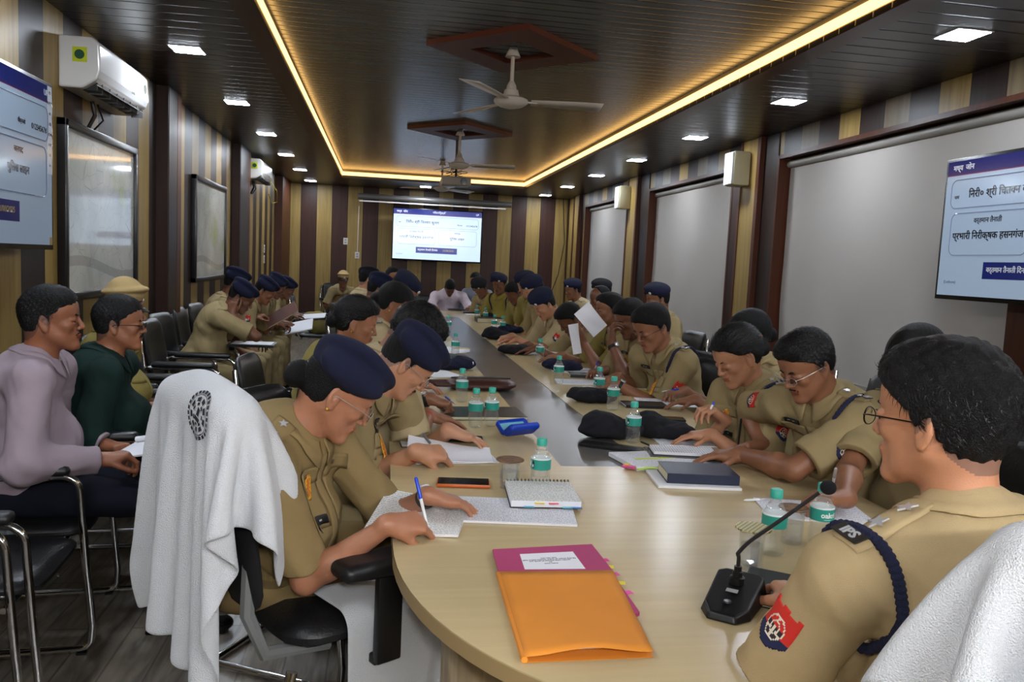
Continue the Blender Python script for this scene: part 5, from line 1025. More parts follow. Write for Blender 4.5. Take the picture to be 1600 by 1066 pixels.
pers('R2b', 'dark haired person mostly hidden behind the woman with tied back hair', 1172, 528, 3.75, 186, chair='hidden person behind the tied back hair', pitch=15, vox=.006, rgb=SK2, shirt=KH, hair='bun', hairt=.02, fem=1, group=GT, hands=[H(1062, 628, .80, (-1, .1, -.2)), H(1048, 615, .81, (-1, -.1, -.2))], poses=('flat', 'pen'))
pers('R3', 'heavy man in dark spectacles with sleeve badge and black watch, right row', 1020, 514, 4.25, 200, chair='heavy man in dark spectacles', pitch=28, byaw=204, vox=.005, rgb=SK2, shirt=KH, hair='thick', hairt=.012, glasses='dark', detail=1, extras=('patch', 'rope', 'badge', 'badgeleft', 'leftrope'), belly=.05, group=GT,
     elb=[('p', at(1066, 614, Z=.80)), None], hands=[H(940, 604, .80, (-1, .15, -.2)), H(945, 594, .81, (-1, -.2, -.2))], poses=('flat', 'pen'), watch=(0, M_BLACKP), wide=1.08, seed=3, hs=.99)
pers('R4', 'man resting his face on a hand with black watch beside the heavy man', 986, 500, 4.85, 196, chair='man resting his face on his hand', pitch=26, vox=.006, rgb=SK4, shirt=KH, hair='thick', hairt=.014, detail=1, extras=('patch', 'badge'), group=GT, hands=[(at(955, 515, Y=4.72), (-.1, .05, 1.)), H(925, 582, .80, (-1, -.1, -.2))], poses=('hold', 'pen'), palm=[(1, 0, 0), (0, 0, -1)], watch=(0, M_BLACKP))
pers('R5', 'moustached man with bare head reading a raised sheet of paper', 953, 487, 5.45, 184, chair='moustached man reading a raised sheet', pitch=6, vox=.006, rgb=SK2, shirt=KG, hair='thick', hairt=.010, moust=1.2, open_eyes=True, group=GT, hands=[(at(907, 516, Y=5.3), (-.3, 0, 1.)), (A(1.2, 5.6, .80), (-1, -.1, -.2))], poses=('flat', 'flat'), palm=[(.9, -.4, .2), (0, 0, -1)], detail=1, extras=('badge',))
pers('R7', 'bare headed man bowed low and writing beside the raised sheet', 892, 500, 6.1, 190, chair='bare headed man bowed low', pitch=42, vox=.007, rgb=SK4, shirt=KH, hair='thick', hairt=.015, group=GT, hands=[(A(1.10, 6.05, .80), (-1, .1, -.2)), (A(1.08, 6.28, .80), (-1, -.2, -.2))], poses=('flat', 'pen'), watch=(0, M_BLACKP))
pers('R8', 'man in navy beret with orange sleeve badge bowed over the table', 852, 478, 6.8, 195, chair='man in navy beret with orange badge', pitch=36, vox=.007, rgb=SK3, shirt=KL, cap='beret', capside=-1, group=GT, extras=('patch',), hands=[(A(1.06, 6.75, .80), (-1, .1, -.2)), (A(1.06, 7.0, .80), (-1, -.2, -.2))], poses=('flat', 'pen'))
pers('R9c', 'navy beret wearer just beyond the man with orange badge', 836, 455, 7.55, 195, chair='navy beret wearer beyond the orange badge', pitch=30, vox=.009, rgb=SK3, shirt=KH, cap='beret', group=GT)
pers('R9b', 'second navy beret wearer, behind the first, in yellowish shirt', 824, 447, 8.2, 200, chair='second navy beret wearer on the right', pitch=24, vox=.009, rgb=SK3, shirt=KG, cap='beret', group=GT)
pers('R9a', 'bare headed person bowed between two berets on the far right row', 804, 459, 8.75, 205, chair='bare headed person between two berets', pitch=36, vox=.009, rgb=SK4, shirt=KG, hair='short', group=GT)
pers('R10', 'upright man in navy beret with silver badge and yellowish shirt', 781, 446, 9.7, 232, chair='upright man in navy beret far right', pitch=14, byaw=220, vox=.009, rgb=SK4, shirt=('yellow_khaki', (146, 130, 62)), cap='beret', group=GT, extras=('rope',))
pers('R11', 'man in black beret with silver shoulder stars bending over the far right end', 752, 452, 10.6, 225, chair='man in black beret with silver stars', pitch=34, byaw=215, vox=.009, rgb=SK4, shirt=KH, cap='beret', beret_navy=False, group=GT, detail=1)
pers('R12', 'bare headed man in pale blue patterned shirt behind the far right beret', 743, 440, 11.7, 240, chair='man in pale blue shirt', pitch=14, vox=.010, rgb=SK2, shirt=('pale_blue_camo', (140, 150, 165)), uniform=False, group=GT)
pers('R0', 'officer mostly hidden behind the foreground man, hand holding a silver pen', 1436, 576, 2.3, 195, chair='officer hidden behind the foreground man', pitch=26, byaw=200, vox=.0045, rgb=SK2, shirt=KH, hair='short', hairt=.016, group=GT, hands=[H(1400, 850, .80, (-1, .2, -.1)), H(1285, 778, .82, (-.9, -.2, .1))], poses=('flat', 'pen'), glasses='thin')
pers('man', 'foreground man with thick black hair and spectacles seen from behind at right', 1472, 666, 1.22, 119, chair=False, pitch=4, byaw=100, vox=.0035, rgb=(196, 138, 104), shirt=('warm_khaki', (184, 162, 122)), hair='thick', hairt=.019, hairrough=.0022, hairmat=M_HAIRGREY, glasses='dark', detail=3, extras=('patch', 'rope', 'leftrope'), open_eyes=True, group=GT,
     hands=[(A(.86, 1.52, .80), (.2, 1, -.1)), (A(1.14, 1.55, .80), (-.1, 1, -.1))], poses=('relax', 'relax'), belly=.03, wide=1.04, patchsize=.07, shoulders=.208, seed=6, lean=.02, drop=.04, hs=.99)
# --- second row on the right, behind the table row
GS = 'second row people by the right windows'
pers('S1', 'person in navy beret in the second row behind the heavy man', 1028, 470, 6.6, 185, chair='second row navy beret nearest the middle window', pitch=10, vox=.009, rgb=SK2, shirt=KH, cap='beret', group=GS)
pers('S2b', 'bald man in khaki in the second row behind the moustached man', 938, 469, 7.3, 190, chair='second row bald man', pitch=14, vox=.009, rgb=SK4, shirt=KH, hair='bald', group=GS)
pers('S2', 'officer in black beret behind the bald man in the second row', 941, 458, 8.4, 190, chair='second row black beret behind the bald man', pitch=10, vox=.009, rgb=SK3, shirt=KL, cap='beret', beret_navy=False, group=GS)
pers('S3', 'person in navy beret in the second row above the bowed bare head', 896, 455, 9.6, 190, chair='second row navy beret farthest away', pitch=12, vox=.010, rgb=SK2, shirt=KL, cap='beret', group=GS)
# --- row along the left wall
pers('P1', 'young man in lavender shirt seated nearest along the left wall', 80, 504, 3.2, 8, chair='young man in lavender shirt', pitch=0, vox=.0038, rgb=(146, 92, 66), shirt=('lavender', (164, 148, 158)), pants=NAVYP, uniform=False, sleeve='long', moust=.45, open_eyes=True, wide=1.03, group=GW, belly=.04, knee_out=.10,
     hands=[(at(190, 700, Y=3.4), (.9, -.5, 0)), (at(196, 712, Y=3.10), (.95, .4, .1))], poses=('hold', 'hold'), thread=(1, mat('red_thread', srgb(210, 30, 30), .7)), seed=1, lean=.06, legs_fwd=.54)
pers('P2', 'older man in dark green shirt and spectacles second along the left wall', 186, 510, 3.75, 6, chair='man in dark green shirt', pitch=2, vox=.004, rgb=(158, 104, 76), shirt=('bottle_green', (24, 46, 42)), pants=NAVYP, uniform=False, sleeve='long', moust=1., open_eyes=True, glasses='dark', wide=1.08, hairmat=M_HAIRGREY, group=GW, belly=.07,
     hands=[(at(262, 668, Y=4.0), (.9, -.4, 0)), (at(255, 690, Y=3.68), (.95, .4, .1))], poses=('relax', 'hold'), seed=3, lean=.05, legs_fwd=.46)
pers('P3', 'officer in pale peaked cap behind the green shirt man', 194, 492, 4.5, 4, chair='officer in pale peaked cap', pitch=4, vox=.005, rgb=SK2, shirt=KG, cap='peaked', group=GW, detail=1, extras=('badge', 'red'), hands=[(at(262, 632, Y=4.6), (.9, -.3, 0)), (at(268, 636, Y=4.4), (.9, .3, 0))], belly=.06, lean=.05)
pers('P4', 'man in navy beret resting his cheek on his hand by the left wall', 376, 466, 6.5, -8, chair='man resting his cheek', pitch=34, vox=.0065, rgb=SK4, shirt=KH, cap='beret', group=GW, hands=[(at(405, 535, Y=6.7), (.9, -.3, -.2)), (at(364, 474, Y=6.38), (.1, .0, 1.))], poses=('relax', 'hold'), palm=[(0, 0, -1), (.2, 1, 0)], hunch=.05, elb=[None, A(.4, -.5, -1.)])
pers('P4b', 'navy beret wearer just behind the man resting his cheek', 368, 445, 7.25, 0, chair='beret wearer behind the resting man', pitch=20, vox=.008, rgb=SK4, shirt=KH, cap='beret', group=GW)
pers('P5', 'man in navy beret reading a brown folder by the left wall', 413, 456, 7.9, -6, chair='man reading the brown folder', pitch=34, vox=.0075, rgb=SK2, shirt=KH, cap='beret', group=GW, hands=[(at(448, 488, Y=8.1), (.9, -.2, .2)), (at(412, 493, Y=7.8), (.9, .2, .2))], poses=('hold', 'hold'), thread=(1, M_YEL), detail=0, extras=('patch',))
pers('P5b', 'man in navy beret writing on white papers on his lap', 430, 449, 8.7, -4, chair='man writing on his lap', pitch=32, vox=.008, rgb=SK4, shirt=KH, cap='beret', group=GW, hands=[(at(452, 505, Y=8.8), (.9, -.2, -.1)), (at(448, 508, Y=8.55), (.9, .2, -.1))], poses=('relax', 'pen'), thread=(1, M_YEL))
pers('P6', 'farthest navy beret wearer along the left wall', 446, 452, 9.7, -4, chair='farthest beret wearer on the left', pitch=30, vox=.009, rgb=SK4, shirt=KH, cap='beret', group=GW, hands=[(at(470, 492, Y=9.8), (.9, -.2, -.1)), (at(468, 494, Y=9.6), (.9, .2, -.1))])
pers('P7', 'person in green khaki beyond the lap writer, bent low', 486, 470, 11.0, 0, chair='person in green khaki bent low', pitch=50, vox=.011, rgb=SK4, shirt=KG, hair='short', cap='beret', group=GW) if False else None
# --- empty chairs
GE = 'black chairs with chrome frames'
vchair(-1.23, 2.68, 4, 'empty black chair nearer the camera than the lavender shirt man', GE); vchair(-1.23, 2.10, 2, 'empty black chair at the bottom left corner of the view', GE)
for j, y_ in enumerate((4.85, 5.42, 5.98)): vchair(-1.30, y_, 3-j*2, ('first', 'second', 'third')[j]+' of the three empty black chairs between the peaked cap and the berets', GE)
vchair(.60, 11.75, 250, 'empty black chair at the far left corner of the table', GE)
for j, (x_, y_, r_) in enumerate(((2.45, 3.2, 186), (2.45, 3.9, 182), (2.42, 4.7, 178), (2.40, 5.6, 180))): vchair(x_, y_, r_, 'empty black chair in the second row, %s from the front' % ('first', 'second', 'third', 'fourth')[j], GE)
# --- executive chair of the first woman
p = PP['L1']; F = frame(32); c0 = A(-.085, 2.21, 0); ex = thing('office_chair', 'black office chair with armrests and chrome sled base draped with a white towel', 'chair', c0, math.radians(32))
cushion('seat', -.26, .26, -.25, .25, .49, .57, ex); cushion('backrest', -.33, -.30, -.205, .205, .60, 1.07, ex, curve=.01, tilt=math.radians(8), piv=(-.28, .55), m=mat('mesh_black', srgb(22, 22, 24), .7))
for s_ in (1, -1):
    y = .30*s_; pts = [(-.26, .235*s_, .47), (-.30, .25*s_, .33), (-.31, .27*s_, .05), (-.29, .28*s_, .018), (.24, .28*s_, .018), (.27, .28*s_, .05), (.20, .25*s_, .42), (.16, .22*s_, .48)]
    MB().tube(pts, .0135, 10).build('sled_frame', M_CHROME, ex, smooth=True); m = MB(); m.box(-.075, -.005, y-.012, y+.012, .46, .70, bev=.005); m.box(-.075, -.005, min(.20*s_, y), max(.20*s_, y), .455, .48, bev=.004); m.build('arm_post', M_PAD, ex, auto=40)
    m = SDF(); m.box((-.03, y, .715), (.155, .045, .020), rad=.019, k=0); m.post(lambda q, d: d-.006*np.cos(q[:, 0]*9)); V, Q = m.mesh(.005); link('armrest_pad', mesh_np('armrest_pad', V, Q), M_PAD, ex)
m = MB(); m.tube([(-.12, .15, .47), (-.29, .15, .49), (-.335, .15, .60), (-.33, .15, .75)], .018, 8); m.tube([(-.12, -.15, .47), (-.29, -.15, .49), (-.335, -.15, .60), (-.33, -.15, .75)], .018, 8); m.build('back_bracket', M_GREYPL, ex, smooth=True)
def chair_collider(c, F, back=(.06, .28, .30), bz=.855, bx=-.345, seat=True):
    s = SDF(); g = lambda x_, y_, z_: c+F[0]*x_+F[1]*y_+A(0, 0, z_); FT = (rot(F[1], -math.radians(8))@F.T).T
    s.ell(g(bx, 0, bz), back, FT, k=0); s.box(g(bx, 0, bz-.02), (.045, back[1]-.06, back[2]-.01), FT, rad=.04, k=.05)
    if seat: s.box(g(0, 0, .53), (.27, .26, .045), F, rad=.03, k=0)
    return s
def body_collider(co, p):                              # the sitter's back, kept simple
    P_, nb_, F_ = p['P'], p['nb'], frame(p['byaw']); co.ell((P_+nb_)/2, A(.15, .19, .32), F_, k=0); return co
co = body_collider(chair_collider(c0, F), p)
Pt = drape(50, 66, .80, 1.0, over_back(c0+F[0]*-.372+A(0, 0, 1.165), F[0], F[1], rot_=20, shift=-.035, gather=.88), co, steps=230, seed=3)
towel = cloth_obj('towel', Pt, M_TOWEL, th=.007); tag(towel, 'white towel with dark round emblem draped over the back of the first office chair', 'towel', 'white towels')
# emblem printed on the towel near its top, facing the camera
def emblem(Pt, ci, cj, r_):
    ny, nx = Pt.shape[:2]; m = MB()
    def S_(a, b):                                       # cloth coordinates in grid units
        a = min(max(a, 0), nx-1.001); b = min(max(b, 0), ny-1.001); i, j = int(a), int(b); s_, t_ = a-i, b-j
        q = (Pt[j, i]*(1-s_)*(1-t_)+Pt[j, i+1]*s_*(1-t_)+Pt[j+1, i]*(1-s_)*t_+Pt[j+1, i+1]*s_*t_); n_ = nrm(np.cross(Pt[j, i+1]-Pt[j, i], Pt[j+1, i]-Pt[j, i])); n_ = n_ if n_@(q-A(0, 0, CAMH)) < 0 else -n_; return q+n_*.0055
    def ringseg(r0, r1, a0, a1, n_=6): m.grid([[S_(ci+rr*math.cos(a), cj+rr*math.sin(a)) for a in np.linspace(a0, a1, n_)] for rr in (r0, r1)])
    for k_ in range(26): a = k_*2*math.pi/26; ringseg(r_*.86, r_, a, a+2*math.pi/26*.7)
    ringseg(r_*.80, r_*.83, 0, 2*math.pi, 40)
    for k_ in range(9): a = k_*2*math.pi/9; ringseg(r_*.52, r_*.70, a+.08, a+.5)
    for k_ in range(7): a = k_*2*math.pi/7; ringseg(r_*.36, r_*.47, a, a+.45)
    m.grid([[S_(ci+x_*r_, cj+y_*r_) for x_ in np.linspace(-.25, .25, 4)] for y_ in (-.3, -.1)]); m.grid([[S_(ci+x_*r_, cj+y_*r_) for x_ in np.linspace(-.12, .12, 4)] for y_ in (-.05, .3)])
    return m
pj = (Pt.reshape(-1, 3)-A(0, 0, CAMH))@RC.T; uu = 800+FPX*pj[:, 0]/pj[:, 2]; vv = 533+FPX*pj[:, 1]/pj[:, 2]; sc_ = (uu-312)**2+(vv-648)**2+pj[:, 2]*900; ej, ei = divmod(int(np.argmin(sc_)), Pt.shape[1]); print('EMBLEM', ei, ej)
em = emblem(Pt, ei, ej, 3.3); eo = em.build('printed_emblem', mat('emblem_ink', srgb(40, 42, 50), .9), towel, auto=30)
# right foreground chair with towel
pm_ = PP['man']; F2 = frame(78); c2 = A(1.02, 1.20, 0)
ex2 = copy_tree(ex); ex2.location = tuple(c2); ex2.rotation_euler = (0, 0, math.radians(78)); ex2['label'] = 'black office chair of the foreground man at bottom right, covered by a towel'
co = body_collider(chair_collider(c2, F2, back=(.06, .24, .33), bz=.85), pm_)
P2 = drape(50, 76, .70, 1.15, over_back(c2+F2[0]*-.375+A(0, 0, 1.19), F2[0], F2[1], rot_=-8, shift=-.08, gather=.86, ph=2.), co, steps=220, seed=9)
tag(cloth_obj('towel', P2, M_TOWEL, th=.008), 'large white towel over the chair back at the bottom right corner', 'towel', 'white towels')
# towel end lying on the seat of the first woman and hanging down
co = SDF(); co.box(c0+A(0, 0, .53), (.275, .265, .055), F, rad=.04, k=0)
def start3(U, V): S_ = V+.02; dn = np.maximum(S_, 0); return c0+F[0]*(.10+U*.85+.03*np.sin(V*9))[..., None]-F[1]*(.275+np.minimum(S_, 0)+.012*np.sin(U*30)*dn*4)[..., None]+A(0, 0, 1)*(.60-dn)[..., None]
P3 = drape(44, 46, .46, .62, start3, co, steps=150, seed=5)
tag(cloth_obj('towel', P3, M_TOWEL, th=.007), 'white towel spread on the seat below the first woman, hanging to the floor', 'towel', 'white towels')
# --- water bottles
BT = [(843, 768, 250, 'water bottle standing alone right of the lidded glass near the table seam'), (742, 668, 200, 'left one of two water bottles beside the blue spectacle case'), (767, 666, 240, 'right one of two water bottles beside the blue spectacle case'), (721, 628, 210, 'water bottle in front of the brown leather bag'),
      (872, 600, 250, 'water bottle beside the navy beret, right row, fifth from the front'), (843, 565, 250, 'water bottle next to the thin flat beret on the right'), (935, 622, 260, 'water bottle behind the small black beret of the heavy man'), (957, 641, 230, 'water bottle in front of the small black beret'), (988, 692, 250, 'water bottle between the two large black berets'),
      (1206, 866, 150, 'water bottle behind the gooseneck microphone stem'), (1280, 853, 10, 'water bottle beside the foreground man, under the microphone head'), (690, 543, 250, 'water bottle on the left table side nearest the curly head'), (711, 556, 200, 'water bottle just right of another on the left table side'),
      (745, 498, 250, 'far water bottle on the right side beside dark phones'), (758, 503, 200, 'far water bottle right of the one by the phones'), (772, 517, 200, 'water bottle left of the pair before the writing beret man'), (785, 520, 250, 'water bottle right of the pair before the writing beret man'), (779, 487, 250, 'tiny far water bottle near the upright beret man'), (700, 520, 200, 'tiny water bottle on the left table edge beyond the curly head')]
for u_, v_, r_, lb in BT: q = at(u_, v_, Z=TH); bottle(q[0], q[1], r_, lb)
lidw = mat('lid_brown', srgb(120, 88, 62), .5, noise=(60, .5)); t_ = NT('lid_gold'); tc_ = t_.n('ShaderNodeTexCoord'); mp_ = t_.n('ShaderNodeMapping'); mp_.inputs['Scale'].default_value = (1, 1, 0); mp_.inputs['Location'].default_value = (0, 0, .003); t_.l(tc_.outputs['Object'], mp_.inputs[0]); ck = t_.n('ShaderNodeTexChecker', Scale=150.); ck.inputs['Color1'].default_value = srgb(120, 110, 60); ck.inputs['Color2'].default_value = srgb(200, 190, 140); t_.l(mp_.outputs[0], ck.inputs['Vector']); t_.l(ck.outputs[0], t_.p.inputs['Base Color']); lidg = t_.m
q = at(795, 762, Z=TH); tumbler(q[0], q[1], 'water glass with brown lid beside the lone bottle', lidw, r=.033, h=.085, rl=.043)
q = at(1172, 888, Z=TH); tumbler(q[0], q[1], 'water glass with gold chequered lid behind the microphone base', lidg, r=.030, h=.095, rl=.042); q = at(1236, 848, Z=TH); tumbler(q[0], q[1], 'water glass with dark lid between the two near right bottles', lidw, r=.030, h=.09, rl=.038)
# --- the woman's papers, notebook, pen, phone
q = at(660, 812, Z=TH); papers('open handwritten booklet under the first woman\'s writing hand', q[0]-.005, q[1]+.02, -12, .24, .30, .006, m=M_HANDP, curl=.012, lift=(-.8, .6)); q = at(815, 800, Z=TH); papers('printed pages under the spiral notebook', q[0]-.035, q[1]+.0, -8, .36, .22, .006)
q = at(848, 785, Z=TH); notebook('open spiral notebook with handwriting and coloured tabs on the printed pages', q[0]+.0, q[1]+.02, -4, .205, .215, .022, spiral=True, page=M_HANDP, z=TH+.009)
t = bpy.data.objects['notebook'] ; 
for k_, (x_, c_) in enumerate(((-.02, (230, 210, 80)), (.02, (225, 110, 120)), (-.05, (90, 170, 200)), (.06, (110, 190, 210)), (.085, (80, 130, 200)))): MB().box(x_-.014, x_+.014, -.118, -.10, .004 if k_ > 1 else .0145, .0046 if k_ > 1 else .015).build('index_tab', mat('tab_%d' % c_[0], srgb(*c_), .6), t)
hp = PP['L1']; w1 = hp['Wr'][1]; d1 = hp['hd'][1]; tip = w1+d1*.105+A(0, .015, -.035); tip[2] = TH+.012; pen('blue capped pen in the first woman\'s right hand', tip, tip+A(-.035, .03, .13), mat('pen_blue', srgb(30, 70, 200), .3))
q = at(705, 762, Z=TH); phone('black phone in an orange edged case behind the first woman\'s left hand', q[0]+.04, q[1]+.03, 84, mat('case_orange', srgb(190, 95, 40), .4), .08, .165)
q = at(735, 690, Z=TH); phone('black phone below the blue spectacle case', q[0]-.03, q[1]+.02, 82, None, .08, .16)
# orange and pink folders
t = thing('document_folder', 'bright orange folder lying over a pink file on the near table end', 'folder', (0, 0, 0), 0, 'coloured folders'); cor = [at(*q, Z=TH+.02)[:2] for q in ((820, 1020), (1022, 1012), (958, 886), (780, 888))]
MO = mat('orange_card', srgb(226, 142, 48), .7, noise=(8, .06)); MPK = mat('pink_card', srgb(178, 66, 112), .7)
def slab(cor, z0, z1, bulge=0.): 
    m = MB(); n_ = 14; P = [];
    for j in range(n_+1):
        r_ = []
        for i in range(n_+1):
            u_, v_ = i/n_, j/n_; a = (A(cor[0])*(1-u_)+A(cor[1])*u_)*(1-v_)+(A(cor[3])*(1-u_)+A(cor[2])*u_)*v_; r_.append((a[0], a[1], z1+bulge*math.sin(u_*math.pi)**2*(1-v_)**2))
        P.append(r_)
    Q = [[(p_[0], p_[1], z0) for p_ in r_] for r_ in P]; return P, Q, m
P, Q, m = slab(cor, TH+.012, TH+.0125, .012); m.grid(P); o = m.build('front_cover', MO, t, smooth=True); o.modifiers.new('t', 'SOLIDIFY').thickness = .0008
P, Q, m = slab(cor, TH+.001, TH+.002); m.grid(P); m.build('back_cover', MO, t).modifiers.new('t', 'SOLIDIFY').thickness = .0008
inn = [A(cor[0])*.9+A(cor[2])*.1, A(cor[1])*.9+A(cor[3])*.1, A(cor[2])*.97+A(cor[0])*.03, A(cor[3])*.97+A(cor[1])*.03]; m = MB(); m.add([(*c_, TH+.003) for c_ in inn]+[(*c_, TH+.0115) for c_ in inn], [(0, 3, 2, 1), (4, 5, 6, 7), (0, 1, 5, 4), (1, 2, 6, 5), (2, 3, 7, 6), (3, 0, 4, 7)]); m.build('paper_stack', M_PLAIN, t)
MB().tube([(cor[3][0], cor[3][1], TH+.0065), (cor[0][0], cor[0][1], TH+.0065)], .0062, 8).build('spine_fold', MO, t, smooth=True)
t2 = thing('document_folder', 'pink file with printed white title label half covered by the orange folder', 'folder', (0, 0, 0), 0, 'coloured folders'); cp = [A(.275, 1.50), A(.548, 1.50), A(.548, 1.93), A(.287, 1.90)]; cp = [at(800, 960, Z=TH+.02)[:2]+A(.01, -.01), at(1000, 950, Z=TH+.02)[:2], at(925, 845, Z=TH+.02)[:2], at(770, 853, Z=TH+.02)[:2]]
m = MB(); m.add([(*c_, TH+.0150) for c_ in cp[2:]]+[(*c_, TH+.0150) for c_ in []], []); P, Q, m = slab(cp, TH+.013, TH+.0140); 
# the pink file lies inside: its top part shows above the orange cover, its right edge sticks out
a_, b_ = cor[3], cor[2]; up_ = [A(a_)+(A(cp[3])-A(a_))*0+A(-.002, -.02), A(b_)+A(.0, -.02), A(cp[2]), A(cp[3])]
m = MB(); m.add([(*c_, TH+.0075) for c_ in up_]+[(*c_, TH+.0115) for c_ in up_], [(0, 3, 2, 1), (4, 5, 6, 7), (0, 1, 5, 4), (1, 2, 6, 5), (2, 3, 7, 6), (3, 0, 4, 7)]); m.build('file_cover', MPK, t2)
sl = [A(b_)+A(-.01, 0), A(b_)+(A(cor[1])-A(b_))*.62+A(-.012, 0), A(cp[1]), A(cp[2])]; m = MB(); m.add([(*c_, TH+.004) for c_ in sl]+[(*c_, TH+.0114) for c_ in sl], [(0, 3, 2, 1), (4, 5, 6, 7), (0, 1, 5, 4), (1, 2, 6, 5), (2, 3, 7, 6), (3, 0, 4, 7)]); m.build('file_edge', MPK, t2)
lc = [at(812, 866, Z=TH+.012), at(895, 862, Z=TH+.012), at(915, 889, Z=TH+.012), at(820, 890, Z=TH+.012)]; m = MB(); m.k = 0; m.add([(c_[0], c_[1], TH+.0120) for c_ in lc], [(0, 1, 2, 3)]); e1 = nrm(A(lc[1]-lc[0])); ang = math.atan2(e1[1], e1[0]); m.k = 1
ctr = (lc[0]+lc[1]+lc[2]+lc[3])/4
for j, (s_, sz) in enumerate((('उत्तर प्रदेश पुिलस', .0055), ('पुिलस आयुक्त कार्यालय, लखनऊ की समीक्षा बैठक हेतु', .0062), ('थाना प्रभारी एवं िनरीक्षक िववरण पत्रावली', .0062), ('वर्ष', .005), ('जनपद लखनऊ', .006))): add_text(m, s_, sz, Matrix.Translation((ctr[0]-.002, ctr[1]+.017-.0085*j, TH+.0123)) @ Matrix.Rotation(ang, 4, 'Z'), ext=.0001)
m.build('title_label', [M_PLAIN, M_BLACKP], t2)
for j, (f_, c_) in enumerate(((.26, (225, 70, 150)), (.36, (235, 215, 60)), (.48, (225, 70, 150)), (.60, (235, 220, 60)), (.74, (240, 90, 170)))): e_ = A(cp[2])*(1-f_)+A(cp[1])*f_; MB().box(-.012, .016, -.009, .009, TH+.008, TH+.0086, Matrix.Translation((e_[0], e_[1], 0)) @ Matrix.Rotation(.25*(-1)**j, 4, 'Z')).build('index_tab', mat('tabf_%d_%d' % (c_[0], c_[1]), srgb(*c_), .6), t2)
# papers of the second man, blue spectacle case, folders of the left row
q = at(715, 712, Z=TH); papers('white sheets lifted under the second man\'s hands', q[0]-.03, q[1]+.0, -4, .30, .21, .004, curl=.03, lift=(-.5, .7), m=M_PLAIN); papers('printed sheet flat under the lifted sheets', q[0]-.02, q[1]-.02, 6, .29, .20, .002); q = at(652, 690, Z=TH); notebook('open ring notebook at the second man\'s elbow', q[0]+.0, q[1], 4, .14, .2, .008, spiral=True, page=M_HANDP)
pen('grey pen in the second man\'s right hand', at(688, 712, Z=.775), at(660, 678, Z=.88), mat('pen_grey', srgb(110, 112, 118), .3))
pen('blue pen in the curly haired man\'s hand', at(712, 632, Z=.775), at(696, 620, Z=.86), mat('pen_blue', srgb(30, 70, 200), .3))
t = thing('spectacle_case', 'open bright blue spectacle case with pale cyan lining', 'spectacle case', (*at(808, 682, Z=TH)[:2], TH+.0008), math.radians(-62)); MC, MCL = mat('case_blue', srgb(20, 60, 175), .35), mat('case_lining', srgb(110, 175, 190), .8)
for nm, ang in (('case_base', math.radians(-38)), ('case_lid', math.radians(218))):
    R = Matrix.Translation((0, 0, .014)) @ Matrix.Rotation(ang if nm == 'case_base' else ang, 4, 'Y'); s = SDF(); s.box((.034, 0, .0), (.034, .075, .016), rad=.015, k=0); s.box((.034, 0, .014*(1 if nm == 'case_base' else -1)), (.028, .068, .014), rad=.010, k=.002, op=1); V, Q = s.mesh(.003); me_ = mesh_np(nm, V, Q); me_.transform(R); o = link(nm, me_, MC, t)
    MB().box(.010, .060, -.064, .064, -.0005, .0015, R @ Matrix.Translation((0, 0, 0))).build('lining', MCL, o)
bpy.context.view_layer.update()
q = at(765, 655, Z=TH); notebook('black open folder with a brown edge behind the paired bottles', q[0]-.02, q[1]+.09, 3, .36, .25, .016, cover=mat('black_cover', srgb(16, 15, 17), .35)); q = at(705, 652, Z=TH); papers('yellow sheet under the curly haired man\'s wrist', q[0]+.09, q[1]-.02, 10, .10, .08, .003, m=mat('yellow_paper', srgb(200, 180, 60), .8), group=None); papers('white sheets in front of the curly haired man', q[0]+.07, q[1]+.02, 10, .20, .16, .002)
q = at(760, 608, Z=TH); t = thing('leather_bag', 'brown leather document bag with zip lying on the left table side', 'bag', (q[0]-.03, q[1]+.02, TH+.001), math.radians(2)); cushion('bag_body', -.19, .19, -.13, .13, .0, .055, t, m=mat('bag_brown', srgb(62, 34, 28), .35, bump=(90, .3))); MB().box(-.165, .165, -.006, .006, .052, .060, bev=.002).build('zip', M_BLACKP, t)
for s_ in (-.05, .0): MB().tube([(-.18, -.06+s_, .03), (-.26, -.09+s_, .035), (-.31, -.03+s_, .03), (-.28, .03+s_, .03), (-.18, .05+s_, .03)], .009, 8).build('handle', mat('bag_brown', srgb(62, 34, 28), .35), t, smooth=True)
q = at(700, 585, Z=TH); papers('loose white sheets beyond the leather bag', q[0]-.05, q[1], 20, .2, .28, .002, m=M_PLAIN); papers('crumpled white sheet by the far left bottles', *at(705, 550, Z=TH)[:2], 50, .2, .2, .002, curl=.02, lift=(.6, .5), m=M_PLAIN)
q = at(708, 578, Z=TH); table_beret('navy blue beret lying beyond the leather bag on the left table side', q[0]+.02, q[1]+.03, 20, M_NAVY); notebook('black diary beside the far left bottles', *(at(700, 562, Z=TH)[:2]+A(.06, .02)), 5, .16, .22, .025); papers('cream notepad between the far left bottles', *(at(703, 548, Z=TH)[:2]+A(.09, .0)), 0, .12, .1, .02, m=mat('cream_pad', srgb(190, 184, 130), .8), group=None)
